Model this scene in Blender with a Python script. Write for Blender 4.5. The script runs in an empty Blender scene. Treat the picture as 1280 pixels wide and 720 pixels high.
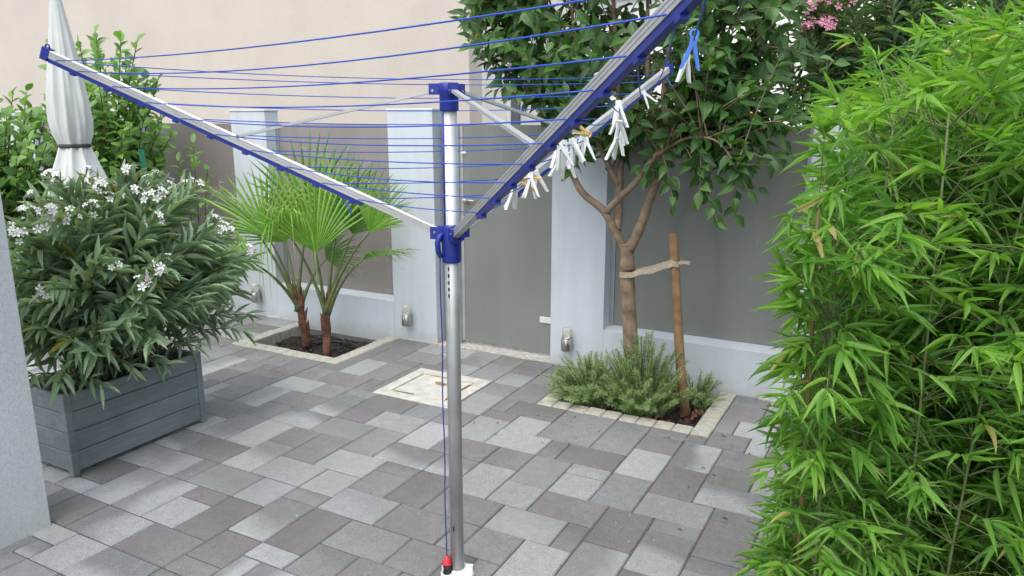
import bpy, math, random
import numpy as np
from mathutils import Vector, Matrix
random.seed(7); rng = np.random.default_rng(7)
R = math.radians
sc = bpy.context.scene
col = sc.collection

# ------------------------------------------------------------------ camera, sky, sun, exposure
CAM = Vector((0.0013, 0.0411, 1.6206)); PITCH = R(12.886); YAW = R(28.148); FOC = 933.0
cd = bpy.data.cameras.new('camera'); cam = bpy.data.objects.new('camera', cd); col.objects.link(cam)
cam.location = CAM; cam.rotation_euler = (R(90) - PITCH, 0, YAW)
cd.sensor_width = 36; cd.lens = 36 * FOC / 1280; cd.clip_start = 0.05; cd.clip_end = 500
sc.camera = cam
world = bpy.data.worlds.new('World'); sc.world = world; world.use_nodes = True
wn = world.node_tree.nodes; wl = world.node_tree.links
bg = wn['Background']; sky = wn.new('ShaderNodeTexSky'); sky.sky_type = 'NISHITA'; sky.sun_disc = False
SUN = Vector((0.02, -0.50, 1.0)).normalized()
sky.sun_elevation = math.asin(SUN.z); sky.sun_rotation = math.atan2(SUN.x, SUN.y)
sky.air_density = 1.0; sky.dust_density = 3.0; sky.ozone_density = 1.0
hs = wn.new('ShaderNodeHueSaturation'); hs.inputs['Saturation'].default_value = 0.55   # overcast: the blue is veiled by cloud
wl.new(sky.outputs[0], hs.inputs['Color']); wl.new(hs.outputs[0], bg.inputs[0]); bg.inputs[1].default_value = 0.15
sd = bpy.data.lights.new('sun', 'SUN'); sun = bpy.data.objects.new('sun', sd); col.objects.link(sun)
sd.energy = 0.75; sd.angle = R(90); sd.color = (1.0, 0.985, 0.95)
sun.rotation_euler = SUN.to_track_quat('Z', 'Y').to_euler()
sc.view_settings.view_transform = 'Standard'; sc.view_settings.look = 'None'
sc.view_settings.gamma = 1; sc.view_settings.use_curve_mapping = False
sc.view_settings.exposure = 1.30

# camera frame as numbers, only used to rank pieces by how large they show
_fw = np.array([-math.sin(YAW)*math.cos(PITCH), math.cos(YAW)*math.cos(PITCH), -math.sin(PITCH)])
_rt = np.array([math.cos(YAW), math.sin(YAW), 0.0]); _up = np.cross(_rt, _fw); _C = np.array(CAM)
def view(p):
    v = np.asarray(p) - _C; d = v @ _fw
    return 640 + FOC*(v @ _rt)/d, 360 - FOC*(v @ _up)/d, d

# ------------------------------------------------------------------ materials
MAT = {}
def nodes(name):
    m = bpy.data.materials.new(name); m.use_nodes = True; MAT[name] = m
    nt = m.node_tree; return m, nt, nt.nodes, nt.links, nt.nodes['Principled BSDF']
def noise(N, scale, detail=4, rough=0.55, dist=0.0):
    n = N.new('ShaderNodeTexNoise'); n.inputs['Scale'].default_value = scale; n.inputs['Detail'].default_value = detail
    n.inputs['Roughness'].default_value = rough; n.inputs['Distortion'].default_value = dist; return n
def ramp(N, stops):
    r = N.new('ShaderNodeValToRGB'); e = r.color_ramp.elements
    while len(e) < len(stops): e.new(0.5)
    for k, (p, c) in enumerate(stops):
        e[k].position = p; e[k].color = (*c, 1) if len(c) == 3 else c
    return r
def mixc(N, Lk, fac, a, b, mode='MIX'):
    m = N.new('ShaderNodeMix'); m.data_type = 'RGBA'; m.blend_type = mode
    for sock, v in ((m.inputs[0], fac), (m.inputs[6], a), (m.inputs[7], b)):
        if hasattr(v, 'is_linked') or hasattr(v, 'links'): Lk.new(v, sock)
        elif isinstance(v, (int, float)): sock.default_value = v
        else: sock.default_value = (*v, 1)
    return m.outputs[2]
def bump(N, Lk, B, src, strength, dist):
    b = N.new('ShaderNodeBump'); b.inputs['Strength'].default_value = strength; b.inputs['Distance'].default_value = dist
    Lk.new(src, b.inputs['Height']); Lk.new(b.outputs[0], B.inputs['Normal']); return b
def simple(name, c, rough=0.6, metal=0.0, var=0.12, scale=6.0, bs=0.0, bscale=200.0, bd=0.001, spec=0.5):
    m, nt, N, Lk, B = nodes(name)
    tc = N.new('ShaderNodeTexCoord'); n = noise(N, scale, 5); Lk.new(tc.outputs['Object'], n.inputs['Vector'])
    lo = tuple(v*(1-var) for v in c); hi = tuple(min(1, v*(1+var)) for v in c)
    r = ramp(N, [(0.3, lo), (0.7, hi)]); Lk.new(n.outputs[0], r.inputs[0]); Lk.new(r.outputs[0], B.inputs['Base Color'])
    B.inputs['Roughness'].default_value = rough; B.inputs['Metallic'].default_value = metal
    B.inputs['Specular IOR Level'].default_value = spec
    if bs:
        n2 = noise(N, bscale, 4); Lk.new(tc.outputs['Object'], n2.inputs['Vector']); bump(N, Lk, B, n2.outputs[0], bs, bd)
    return m
def stucco(name, c, grain=260.0, strength=0.5, stain=0.10, low=None, drip=0.8):
    m, nt, N, Lk, B = nodes(name); tc = N.new('ShaderNodeTexCoord')
    a = noise(N, 1.3, 6, 0.6); Lk.new(tc.outputs['Object'], a.inputs['Vector'])
    mp = N.new('ShaderNodeMapping'); mp.inputs['Scale'].default_value = (9, 9, 0.8); Lk.new(tc.outputs['Object'], mp.inputs[0])
    s = noise(N, 1.0, 4); Lk.new(mp.outputs[0], s.inputs['Vector'])
    r = ramp(N, [(0.3, tuple(v*(1-stain) for v in c)), (0.7, tuple(v*(1+stain*0.5) for v in c))]); Lk.new(a.outputs[0], r.inputs[0])
    r2 = ramp(N, [(0.35, (1-stain*drip,)*3), (0.6, (1, 1, 1))]); Lk.new(s.outputs[0], r2.inputs[0])
    out = mixc(N, Lk, 1.0, r.outputs[0], r2.outputs[0], 'MULTIPLY')
    if low:      # splash dirt along the foot, broken up by noise
        sx = N.new('ShaderNodeSeparateXYZ'); Lk.new(tc.outputs['Object'], sx.inputs[0])
        nn = noise(N, 14, 5); Lk.new(tc.outputs['Object'], nn.inputs['Vector'])
        ma = N.new('ShaderNodeMath'); ma.operation = 'MULTIPLY_ADD'; Lk.new(nn.outputs[0], ma.inputs[0]); ma.inputs[1].default_value = 0.16; Lk.new(sx.outputs[2], ma.inputs[2])
        mr = N.new('ShaderNodeMapRange'); Lk.new(ma.outputs[0], mr.inputs[0]); mr.inputs[1].default_value = 0.06; mr.inputs[2].default_value = 0.17; mr.inputs[3].default_value = 0.7; mr.inputs[4].default_value = 0.0
        out = mixc(N, Lk, mr.outputs[0], out, low)
    n2 = noise(N, grain, 3, 0.6); Lk.new(tc.outputs['Object'], n2.inputs['Vector'])
    r4 = ramp(N, [(0.32, (1 - 0.22*strength,)*3), (0.5, (1,)*3), (0.68, (1 + 0.10*strength,)*3)]); Lk.new(n2.outputs[0], r4.inputs[0])
    out = mixc(N, Lk, 1.0, out, r4.outputs[0], 'MULTIPLY')
    Lk.new(out, B.inputs['Base Color']); B.inputs['Roughness'].default_value = 0.85; bump(N, Lk, B, n2.outputs[0], strength, 0.003)
    return m
def leafmat(name, stops, trans=0.35, rough=0.42, rib=0.35, tcol=None, spec=0.45):
    m, nt, N, Lk, B = nodes(name)
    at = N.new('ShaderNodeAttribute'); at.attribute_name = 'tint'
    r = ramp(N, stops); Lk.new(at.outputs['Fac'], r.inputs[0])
    uv = N.new('ShaderNodeUVMap'); sx = N.new('ShaderNodeSeparateXYZ'); Lk.new(uv.outputs[0], sx.inputs[0])
    a = N.new('ShaderNodeMath'); a.operation = 'SUBTRACT'; Lk.new(sx.outputs[0], a.inputs[0]); a.inputs[1].default_value = 0.5
    b = N.new('ShaderNodeMath'); b.operation = 'ABSOLUTE'; Lk.new(a.outputs[0], b.inputs[0])
    mr = N.new('ShaderNodeMapRange'); Lk.new(b.outputs[0], mr.inputs[0]); mr.inputs[1].default_value = 0.02; mr.inputs[2].default_value = 0.07
    mr.inputs[3].default_value = rib; mr.inputs[4].default_value = 0.0
    tc = N.new('ShaderNodeTexCoord'); nz = noise(N, 45, 3); Lk.new(tc.outputs['Object'], nz.inputs['Vector'])
    r2 = ramp(N, [(0.3, (0.78, 0.8, 0.78)), (0.7, (1.12, 1.1, 1.1))]); Lk.new(nz.outputs[0], r2.inputs[0])
    c1 = mixc(N, Lk, 1.0, r.outputs[0], r2.outputs[0], 'MULTIPLY')
    c = mixc(N, Lk, mr.outputs[0], c1, (0.28, 0.36, 0.14))
    Lk.new(c, B.inputs['Base Color']); B.inputs['Roughness'].default_value = rough; B.inputs['Specular IOR Level'].default_value = spec
    t = N.new('ShaderNodeBsdfTranslucent'); tm = mixc(N, Lk, 1.0, c, (1.25, 1.35, 0.55), 'MULTIPLY'); Lk.new(tm, t.inputs[0])
    mx = N.new('ShaderNodeMixShader'); mx.inputs[0].default_value = trans
    out = N['Material Output']; Lk.new(B.outputs[0], mx.inputs[1]); Lk.new(t.outputs[0], mx.inputs[2]); Lk.new(mx.outputs[0], out.inputs[0])
    return m

# pavers: the object colour is the stone's tone, its alpha how far a pale cast of the mix reaches over it
m, nt, N, Lk, B = nodes('paver')
oi = N.new('ShaderNodeObjectInfo'); ge = N.new('ShaderNodeNewGeometry'); tc = N.new('ShaderNodeTexCoord')
va = N.new('ShaderNodeVectorMath'); va.operation = 'MULTIPLY_ADD'; Lk.new(oi.outputs['Random'], va.inputs[0]); va.inputs[1].default_value = (37, 53, 19); Lk.new(ge.outputs['Position'], va.inputs[2])
big = noise(N, 2.6, 1, 0.4); Lk.new(va.outputs[0], big.inputs['Vector'])
sg = N.new('ShaderNodeSeparateXYZ'); Lk.new(tc.outputs['Generated'], sg.inputs[0])
gt_ = N.new('ShaderNodeMath'); gt_.operation = 'GREATER_THAN'; Lk.new(oi.outputs['Random'], gt_.inputs[0]); gt_.inputs[1].default_value = 0.5
sel = N.new('ShaderNodeMix'); Lk.new(gt_.outputs[0], sel.inputs[0]); Lk.new(sg.outputs[0], sel.inputs[2])
inv = N.new('ShaderNodeMath'); inv.operation = 'SUBTRACT'; inv.inputs[0].default_value = 1.0; Lk.new(sg.outputs[1], inv.inputs[1]); Lk.new(inv.outputs[0], sel.inputs[3])
gsum = N.new('ShaderNodeMath'); gsum.operation = 'MULTIPLY_ADD'; Lk.new(big.outputs[0], gsum.inputs[0]); gsum.inputs[1].default_value = 1.6; Lk.new(sel.outputs[0], gsum.inputs[2])
mr = N.new('ShaderNodeMapRange'); Lk.new(gsum.outputs[0], mr.inputs[0]); mr.inputs[1].default_value = 1.15; mr.inputs[2].default_value = 1.6
mu = N.new('ShaderNodeMath'); mu.operation = 'MULTIPLY'; Lk.new(mr.outputs[0], mu.inputs[0]); Lk.new(oi.outputs['Alpha'], mu.inputs[1])
c0 = mixc(N, Lk, mu.outputs[0], oi.outputs['Color'], (0.40, 0.415, 0.42))
med = noise(N, 22, 6, 0.65); Lk.new(ge.outputs['Position'], med.inputs['Vector'])
r1 = ramp(N, [(0.28, (0.88, 0.88, 0.88)), (0.72, (1.10, 1.10, 1.09))]); Lk.new(med.outputs[0], r1.inputs[0])
c1 = mixc(N, Lk, 1.0, c0, r1.outputs[0], 'MULTIPLY')
fin = noise(N, 330, 3, 0.7); Lk.new(ge.outputs['Position'], fin.inputs['Vector'])
r2 = ramp(N, [(0.32, (0.55, 0.55, 0.55)), (0.5, (1.0, 1.0, 1.0)), (0.70, (1.36, 1.36, 1.36))]); Lk.new(fin.outputs[0], r2.inputs[0])
c2 = mixc(N, Lk, 1.0, c1, r2.outputs[0], 'MULTIPLY')
dirt = noise(N, 2.1, 5, 0.6); Lk.new(ge.outputs['Position'], dirt.inputs['Vector'])
r3 = ramp(N, [(0.36, (0.94, 0.935, 0.925)), (0.6, (1.02, 1.02, 1.02))]); Lk.new(dirt.outputs[0], r3.inputs[0])
c3 = mixc(N, Lk, 1.0, c2, r3.outputs[0], 'MULTIPLY'); Lk.new(c3, B.inputs['Base Color'])
B.inputs['Roughness'].default_value = 0.78; B.inputs['Specular IOR Level'].default_value = 0.35
mp = N.new('ShaderNodeMapping'); mp.inputs['Scale'].default_value = (1.0, 0.35, 1.0); Lk.new(ge.outputs['Position'], mp.inputs[0])
bn = noise(N, 120, 6, 0.7, 0.4); Lk.new(mp.outputs[0], bn.inputs['Vector']); bump(N, Lk, B, bn.outputs[0], 0.9, 0.010)

simple('kerb_stone', (0.37, 0.365, 0.31), 0.85, var=0.2, scale=25, bs=0.6, bscale=180, bd=0.004)
simple('sand', (0.085, 0.080, 0.072), 0.95, var=0.35, scale=60, bs=0.6, bscale=300, bd=0.004)
simple('soil', (0.030, 0.022, 0.018), 0.95, var=0.5, scale=40, bs=1.0, bscale=90, bd=0.02)
simple('mulch', (0.11, 0.045, 0.028), 0.85, var=0.5, scale=30, bs=0.6, bscale=150, bd=0.004)
stucco('white_render', (0.53, 0.58, 0.61), 190, 0.4, 0.10, low=(0.36, 0.36, 0.34))
stucco('house_render', (0.45, 0.485, 0.485), 150, 0.7, 0.06, low=(0.40, 0.41, 0.38))
stucco('beige_render', (0.50, 0.450, 0.385), 55, 0.45, 0.07, drip=0.15)
stucco('beige_render_lit', (0.74, 0.69, 0.61), 40, 0.2, 0.05)  # beige house's side face: stronger light on it painted as a paler colour
stucco('pale_render', (0.80, 0.79, 0.77), 40, 0.2, 0.05)
simple('mortar', (0.42, 0.40, 0.36), 0.9, var=0.3, scale=30, bs=0.6, bscale=120, bd=0.006)
simple('alu', (0.47, 0.475, 0.47), 0.42, 0.5, var=0.10, scale=9, bs=0.05, bscale=90)
simple('alu_dull', (0.50, 0.52, 0.54), 0.45, 1.0, var=0.08, scale=9)
simple('pole_alu', (0.47, 0.485, 0.48), 0.48, 0.65, var=0.12, scale=12, bs=0.04, bscale=60)
simple('blue_plastic', (0.013, 0.026, 0.22), 0.38, var=0.12, scale=20)
simple('blue_line', (0.012, 0.065, 0.42), 0.5, var=0.12, scale=40)
simple('dark_slot', (0.008, 0.008, 0.008), 0.8)
simple('white_plastic', (0.64, 0.66, 0.64), 0.45, var=0.05, scale=40)
simple('yellow_plastic', (0.72, 0.45, 0.13), 0.45, var=0.1, scale=40)
simple('sky_blue_plastic', (0.07, 0.19, 0.62), 0.42, var=0.08, scale=40)
simple('red_plastic', (0.62, 0.03, 0.045), 0.4)
simple('black_rubber', (0.012, 0.012, 0.013), 0.55)
simple('steel', (0.45, 0.44, 0.42), 0.32, 1.0, var=0.15, scale=30)
simple('old_white_paint', (0.47, 0.465, 0.415), 0.8, var=0.2, scale=14, bs=0.3, bscale=60, bd=0.003)
simple('rust', (0.30, 0.20, 0.09), 0.85, var=0.5, scale=22)
simple('bark', (0.20, 0.145, 0.095), 0.85, var=0.4, scale=18, bs=0.7, bscale=60, bd=0.006)
simple('stake_wood', (0.21, 0.125, 0.058), 0.7, var=0.3, scale=14, bs=0.3, bscale=70, bd=0.003)
simple('strap', (0.36, 0.30, 0.22), 0.85, var=0.2, scale=30, bs=0.4, bscale=400, bd=0.001)
simple('parasol_cloth', (0.50, 0.515, 0.49), 0.85, var=0.06, scale=6, bs=0.15, bscale=300)
simple('dark_strap', (0.035, 0.032, 0.035), 0.7)
simple('stem_green', (0.10, 0.13, 0.045), 0.6, var=0.3, scale=20)
simple('stem_brown', (0.10, 0.065, 0.04), 0.8, var=0.4, scale=25)
simple('cane', (0.16, 0.12, 0.035), 0.45, var=0.35, scale=9)
simple('palm_trunk', (0.12, 0.050, 0.026), 0.8, var=0.6, scale=22, bs=0.8, bscale=80, bd=0.01)
simple('petal_white', (0.66, 0.665, 0.63), 0.6, var=0.05, scale=30)
simple('petal_pink', (0.72, 0.32, 0.45), 0.6, var=0.15, scale=30)
simple('dark_window', (0.02, 0.024, 0.035), 0.15)
simple('orange_cloth', (0.75, 0.30, 0.035), 0.8)
simple('green_cord', (0.015, 0.20, 0.13), 0.6)
simple('dry_grass', (0.42, 0.38, 0.24), 0.8)
simple('black_pot', (0.015, 0.015, 0.015), 0.6)

# planter: weathered blue-grey paint with brush streaks
m, nt, N, Lk, B = nodes('planter_paint'); tc = N.new('ShaderNodeTexCoord')
mp = N.new('ShaderNodeMapping'); mp.inputs['Scale'].default_value = (30, 3, 60); Lk.new(tc.outputs['Object'], mp.inputs[0])
n1 = noise(N, 1, 6, 0.6); Lk.new(mp.outputs[0], n1.inputs['Vector']); n2 = noise(N, 5, 5); Lk.new(tc.outputs['Object'], n2.inputs['Vector'])
r = ramp(N, [(0.3, (0.115, 0.145, 0.148)), (0.7, (0.165, 0.20, 0.205))]); Lk.new(n1.outputs[0], r.inputs[0])
r2 = ramp(N, [(0.35, (0.8, 0.8, 0.8)), (0.65, (1.1, 1.1, 1.1))]); Lk.new(n2.outputs[0], r2.inputs[0])
c = mixc(N, Lk, 1.0, r.outputs[0], r2.outputs[0], 'MULTIPLY'); Lk.new(c, B.inputs['Base Color']); B.inputs['Roughness'].default_value = 0.6
bump(N, Lk, B, n1.outputs[0], 0.25, 0.002)

def frosted(name, c):
    m, nt, N, Lk, B = nodes(name); tc = N.new('ShaderNodeTexCoord')
    mp = N.new('ShaderNodeMapping'); mp.inputs['Scale'].default_value = (3.0, 3.0, 0.5); Lk.new(tc.outputs['Object'], mp.inputs[0])
    n1 = noise(N, 1.2, 5, 0.6); Lk.new(mp.outputs[0], n1.inputs['Vector'])
    r = ramp(N, [(0.3, tuple(v*0.90 for v in c)), (0.7, tuple(v*1.08 for v in c))]); Lk.new(n1.outputs[0], r.inputs[0])
    n2 = noise(N, 600, 2); Lk.new(tc.outputs['Object'], n2.inputs['Vector'])
    r2 = ramp(N, [(0.3, (0.93,)*3), (0.7, (1.07,)*3)]); Lk.new(n2.outputs[0], r2.inputs[0])
    Lk.new(mixc(N, Lk, 1.0, r.outputs[0], r2.outputs[0], 'MULTIPLY'), B.inputs['Base Color'])
    r3 = ramp(N, [(0.3, (0.17,)*3), (0.7, (0.30,)*3)]); Lk.new(n1.outputs[0], r3.inputs[0]); Lk.new(r3.outputs[0], B.inputs['Roughness'])
    B.inputs['Specular IOR Level'].default_value = 0.5; B.inputs['Coat Weight'].default_value = 0.3; B.inputs['Coat Roughness'].default_value = 0.08
frosted('frosted_brown', (0.245, 0.220, 0.206)); frosted('frosted_grey', (0.200, 0.208, 0.190))
m, nt, N, Lk, B = nodes('clear_glass'); B.inputs['Transmission Weight'].default_value = 0.7; B.inputs['Roughness'].default_value = 0.18; B.inputs['Base Color'].default_value = (0.85, 0.83, 0.74, 1)

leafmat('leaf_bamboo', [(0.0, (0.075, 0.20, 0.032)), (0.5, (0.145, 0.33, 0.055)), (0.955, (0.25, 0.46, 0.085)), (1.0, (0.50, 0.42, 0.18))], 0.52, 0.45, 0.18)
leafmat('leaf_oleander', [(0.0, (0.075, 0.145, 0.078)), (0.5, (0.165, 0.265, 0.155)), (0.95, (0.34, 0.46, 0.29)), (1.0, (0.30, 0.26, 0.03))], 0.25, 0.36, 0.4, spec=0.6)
leafmat('leaf_oleander_dark', [(0.0, (0.08, 0.16, 0.075)), (0.5, (0.16, 0.27, 0.14)), (1.0, (0.30, 0.42, 0.23))], 0.35, 0.42, 0.4)
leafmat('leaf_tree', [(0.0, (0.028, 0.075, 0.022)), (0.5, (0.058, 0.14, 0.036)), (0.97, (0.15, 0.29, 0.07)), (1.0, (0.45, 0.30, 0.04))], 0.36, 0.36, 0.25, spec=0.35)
leafmat('leaf_shrub', [(0.0, (0.065, 0.165, 0.038)), (0.5, (0.125, 0.27, 0.06)), (1.0, (0.24, 0.42, 0.11))], 0.40, 0.42, 0.2)
leafmat('leaf_rosemary', [(0.0, (0.13, 0.22, 0.085)), (0.5, (0.25, 0.37, 0.15)), (1.0, (0.40, 0.50, 0.24))], 0.38, 0.5, 0.0)
leafmat('leaf_palm', [(0.0, (0.060, 0.15, 0.025)), (0.5, (0.14, 0.31, 0.04)), (1.0, (0.30, 0.50, 0.10))], 0.38, 0.42, 0.15)

# ------------------------------------------------------------------ mesh helpers
class MB:
    def __init__(s): s.v = []; s.f = []
    def add(s, vs, fs):
        o = len(s.v); s.v += [tuple(map(float, p)) for p in vs]; s.f += [tuple(i + o for i in f) for f in fs]; return s
    def box(s, x0, x1, y0, y1, z0, z1, ch=0.0):
        if ch <= 0:
            vs = [(x, y, z) for z in (z0, z1) for x, y in ((x0, y0), (x1, y0), (x1, y1), (x0, y1))]
            return s.add(vs, [(3, 2, 1, 0), (4, 5, 6, 7), (0, 1, 5, 4), (1, 2, 6, 5), (2, 3, 7, 6), (3, 0, 4, 7)])
        c = ch; rings = []
        for z, k in ((z0, c), (z0 + c, 0), (z1 - c, 0), (z1, c)):
            a, b, e, d = x0 + k, x1 - k, y0 + k, y1 - k
            q = c if k == 0 else 0.0
            a2 = 0.6*c if k == 0 else 0.0
            rings.append([(a + a2, e, z), (b - a2, e, z), (b, e + a2, z), (b, d - a2, z), (b - a2, d, z), (a + a2, d, z), (a, d - a2, z), (a, e + a2, z)])
        vs = [p for r in rings for p in r]; fs = [tuple(range(7, -1, -1)), tuple(range(24, 32))]
        for k in range(3):
            for i in range(8):
                j = (i + 1) % 8; fs.append((k*8 + i, k*8 + j, (k+1)*8 + j, (k+1)*8 + i))
        return s.add(vs, fs)
    def obox(s, c, ax, ay, az, hx, hy, hz):
        c = Vector(c); vs = []
        for k in (-1, 1):
            for i, j in ((-1, -1), (1, -1), (1, 1), (-1, 1)): vs.append(c + ax*(i*hx) + ay*(j*hy) + az*(k*hz))
        return s.add(vs, [(3, 2, 1, 0), (4, 5, 6, 7), (0, 1, 5, 4), (1, 2, 6, 5), (2, 3, 7, 6), (3, 0, 4, 7)])
    def tube(s, pts, rad, n=8, caps=True):
        pts = [Vector(p) for p in pts]; k = len(pts)
        if not hasattr(rad, '__len__'): rad = [rad]*k
        vs = []; u = None
        for i, p in enumerate(pts):
            t = (pts[min(i+1, k-1)] - pts[max(i-1, 0)]).normalized()
            if u is None: u = t.orthogonal().normalized()
            else:
                u = (u - t*u.dot(t)); u = u.normalized() if u.length > 1e-6 else t.orthogonal().normalized()
            w = t.cross(u)
            for a in range(n):
                th = 2*math.pi*a/n; vs.append(p + (u*math.cos(th) + w*math.sin(th))*rad[i])
        fs = [(i*n + a, i*n + (a+1) % n, (i+1)*n + (a+1) % n, (i+1)*n + a) for i in range(k-1) for a in range(n)]
        if caps: fs += [tuple(range(n-1, -1, -1)), tuple(range((k-1)*n, k*n))]
        return s.add(vs, fs)
    def lathe(s, c, prof, n=20, rfun=None):
        vs = []
        for r, z in prof:
            for a in range(n):
                th = 2*math.pi*a/n; q = r*(rfun(th, z) if rfun else 1.0)
                vs.append((c[0] + q*math.cos(th), c[1] + q*math.sin(th), c[2] + z))
        k = len(prof)
        fs = [(i*n + a, i*n + (a+1) % n, (i+1)*n + (a+1) % n, (i+1)*n + a) for i in range(k-1) for a in range(n)]
        fs += [tuple(range(n-1, -1, -1)), tuple(range((k-1)*n, k*n))]
        return s.add(vs, fs)
    def sweep(s, prof, a, b, ux, uy, caps=True):
        a = Vector(a); b = Vector(b); n = len(prof)
        vs = [p + ux*x + uy*y for p in (a, b) for x, y in prof]
        fs = [(i, (i+1) % n, n + (i+1) % n, n + i) for i in range(n)]
        if caps: fs += [tuple(range(n-1, -1, -1)), tuple(range(n, 2*n))]
        return s.add(vs, fs)
    def torus(s, c, ax, R0, r0, n=20, k=8):
        ax = Vector(ax).normalized(); u = ax.orthogonal().normalized(); w = ax.cross(u); vs = []
        for i in range(n):
            a = 2*math.pi*i/n; d = u*math.cos(a) + w*math.sin(a)
            for j in range(k):
                b = 2*math.pi*j/k; vs.append(Vector(c) + d*(R0 + r0*math.cos(b)) + ax*(r0*math.sin(b)))
        fs = [(i*k + j, ((i+1) % n)*k + j, ((i+1) % n)*k + (j+1) % k, i*k + (j+1) % k) for i in range(n) for j in range(k)]
        return s.add(vs, fs)
    def mesh(s, name, mat, smooth=False):
        me = bpy.data.meshes.new(name); me.from_pydata(s.v, [], s.f)
        if mat: me.materials.append(MAT[mat])
        if smooth: me.polygons.foreach_set('use_smooth', [True]*len(me.polygons)); 
        me.update(); return me
    def obj(s, name, mat, parent=None, smooth=False):
        return link(name, s.mesh(name, mat, smooth), parent)
def base_of(o):
    v = Vector(o.location)
    while o.parent is not None: o = o.parent; v = v + o.location if False else v
    return v
def link(name, data, parent=None):
    o = bpy.data.objects.new(name, data); col.objects.link(o)
    if parent is not None: adopt(o, parent)
    return o
def adopt(o, parent):
    o.parent = parent
    root = parent
    while root.parent is not None: root = root.parent
    # parts are written in world coordinates; a thing's Empty carries only a location
    if parent.parent is None: o.matrix_parent_inverse = Matrix.Translation(-Vector(parent.location))
    else: o.matrix_parent_inverse = Matrix.Identity(4)
def tag(o, label=None, cat=None, group=None, kind=None):
    if label: o['label'] = label
    if cat: o['category'] = cat
    if group: o['group'] = group
    if kind: o['kind'] = kind
    return o
def thing(name, loc, label, cat, group=None):
    o = bpy.data.objects.new(name, None); o.empty_display_size = 0.1; col.objects.link(o); o.location = loc
    return tag(o, label, cat, group)
def unit(v): return v/np.maximum(np.linalg.norm(v, axis=-1, keepdims=True), 1e-9)
def rv(a, b): return rng.uniform(a, b)

# ------------------------------------------------------------------ leaves
def leaf_tpl(vs, ws, fold, curve):
    P = []; UV = []; F = []; rows = []
    for v, w in zip(vs, ws):
        y = v*(1 - 0.25*curve*v); z = -curve*v*v*0.6
        if w <= 0: rows.append([len(P)]); P.append((0, y, z)); UV.append((0.5, v))
        else:
            rows.append([len(P), len(P)+1, len(P)+2])
            for sx in (-0.5, 0, 0.5): P.append((sx*w, y, z + abs(sx)*w*fold)); UV.append((0.5 + sx, v))
    for a, b in zip(rows[:-1], rows[1:]):
        if len(a) == 1: F += [(a[0], b[1], b[0]), (a[0], b[2], b[1])]
        elif len(b) == 1: F += [(a[0], a[1], b[0]), (a[1], a[2], b[0])]
        else: F += [(a[0], a[1], b[1]), (a[0], b[1], b[0]), (a[1], a[2], b[2]), (a[1], b[2], b[1])]
    return np.array(P, float), np.array(F), np.array(UV, float)
CURV = (0.05, 0.25, 0.5, 0.8)
def tpl_set(vs, ws, fold): return [leaf_tpl(vs, ws, fold, c) for c in CURV]
TPL = {
 'lance': [leaf_tpl((0, 0.08, 0.28, 0.55, 0.8, 1), (0, 0.40, 0.95, 1.0, 0.55, 0), 0.25, c) for c in (0.02, 0.12, 0.26, 0.48)],
 'bamboo': [leaf_tpl((0, 0.05, 0.22, 0.5, 0.78, 1), (0, 0.7, 1.0, 0.82, 0.4, 0), 0.18, c) for c in (-0.06, 0.03, 0.14, 0.34)],
 'oval': tpl_set((0, 0.10, 0.16, 0.38, 0.62, 0.82, 1), (0, 0.06, 0.5, 0.98, 0.95, 0.55, 0), 0.22),
 'point': tpl_set((0, 0.08, 0.14, 0.34, 0.58, 0.80, 1), (0, 0.05, 0.55, 1.0, 0.85, 0.36, 0), 0.24),
 'needle': [leaf_tpl((0, 0.5, 1), (0, 1.0, 0), 0.0, c) for c in (0.0, 0.3)],
}
def tint_mesh(me, tint, uv):
    a = me.attributes.new('tint', 'FLOAT', 'POINT'); a.data.foreach_set('value', np.asarray(tint, np.float32))
    ul = me.uv_layers.new(name='UVMap'); idx = np.empty(len(me.loops), np.int32); me.loops.foreach_get('vertex_index', idx)
    ul.data.foreach_set('uv', np.asarray(uv, np.float32)[idx].ravel())
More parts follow.
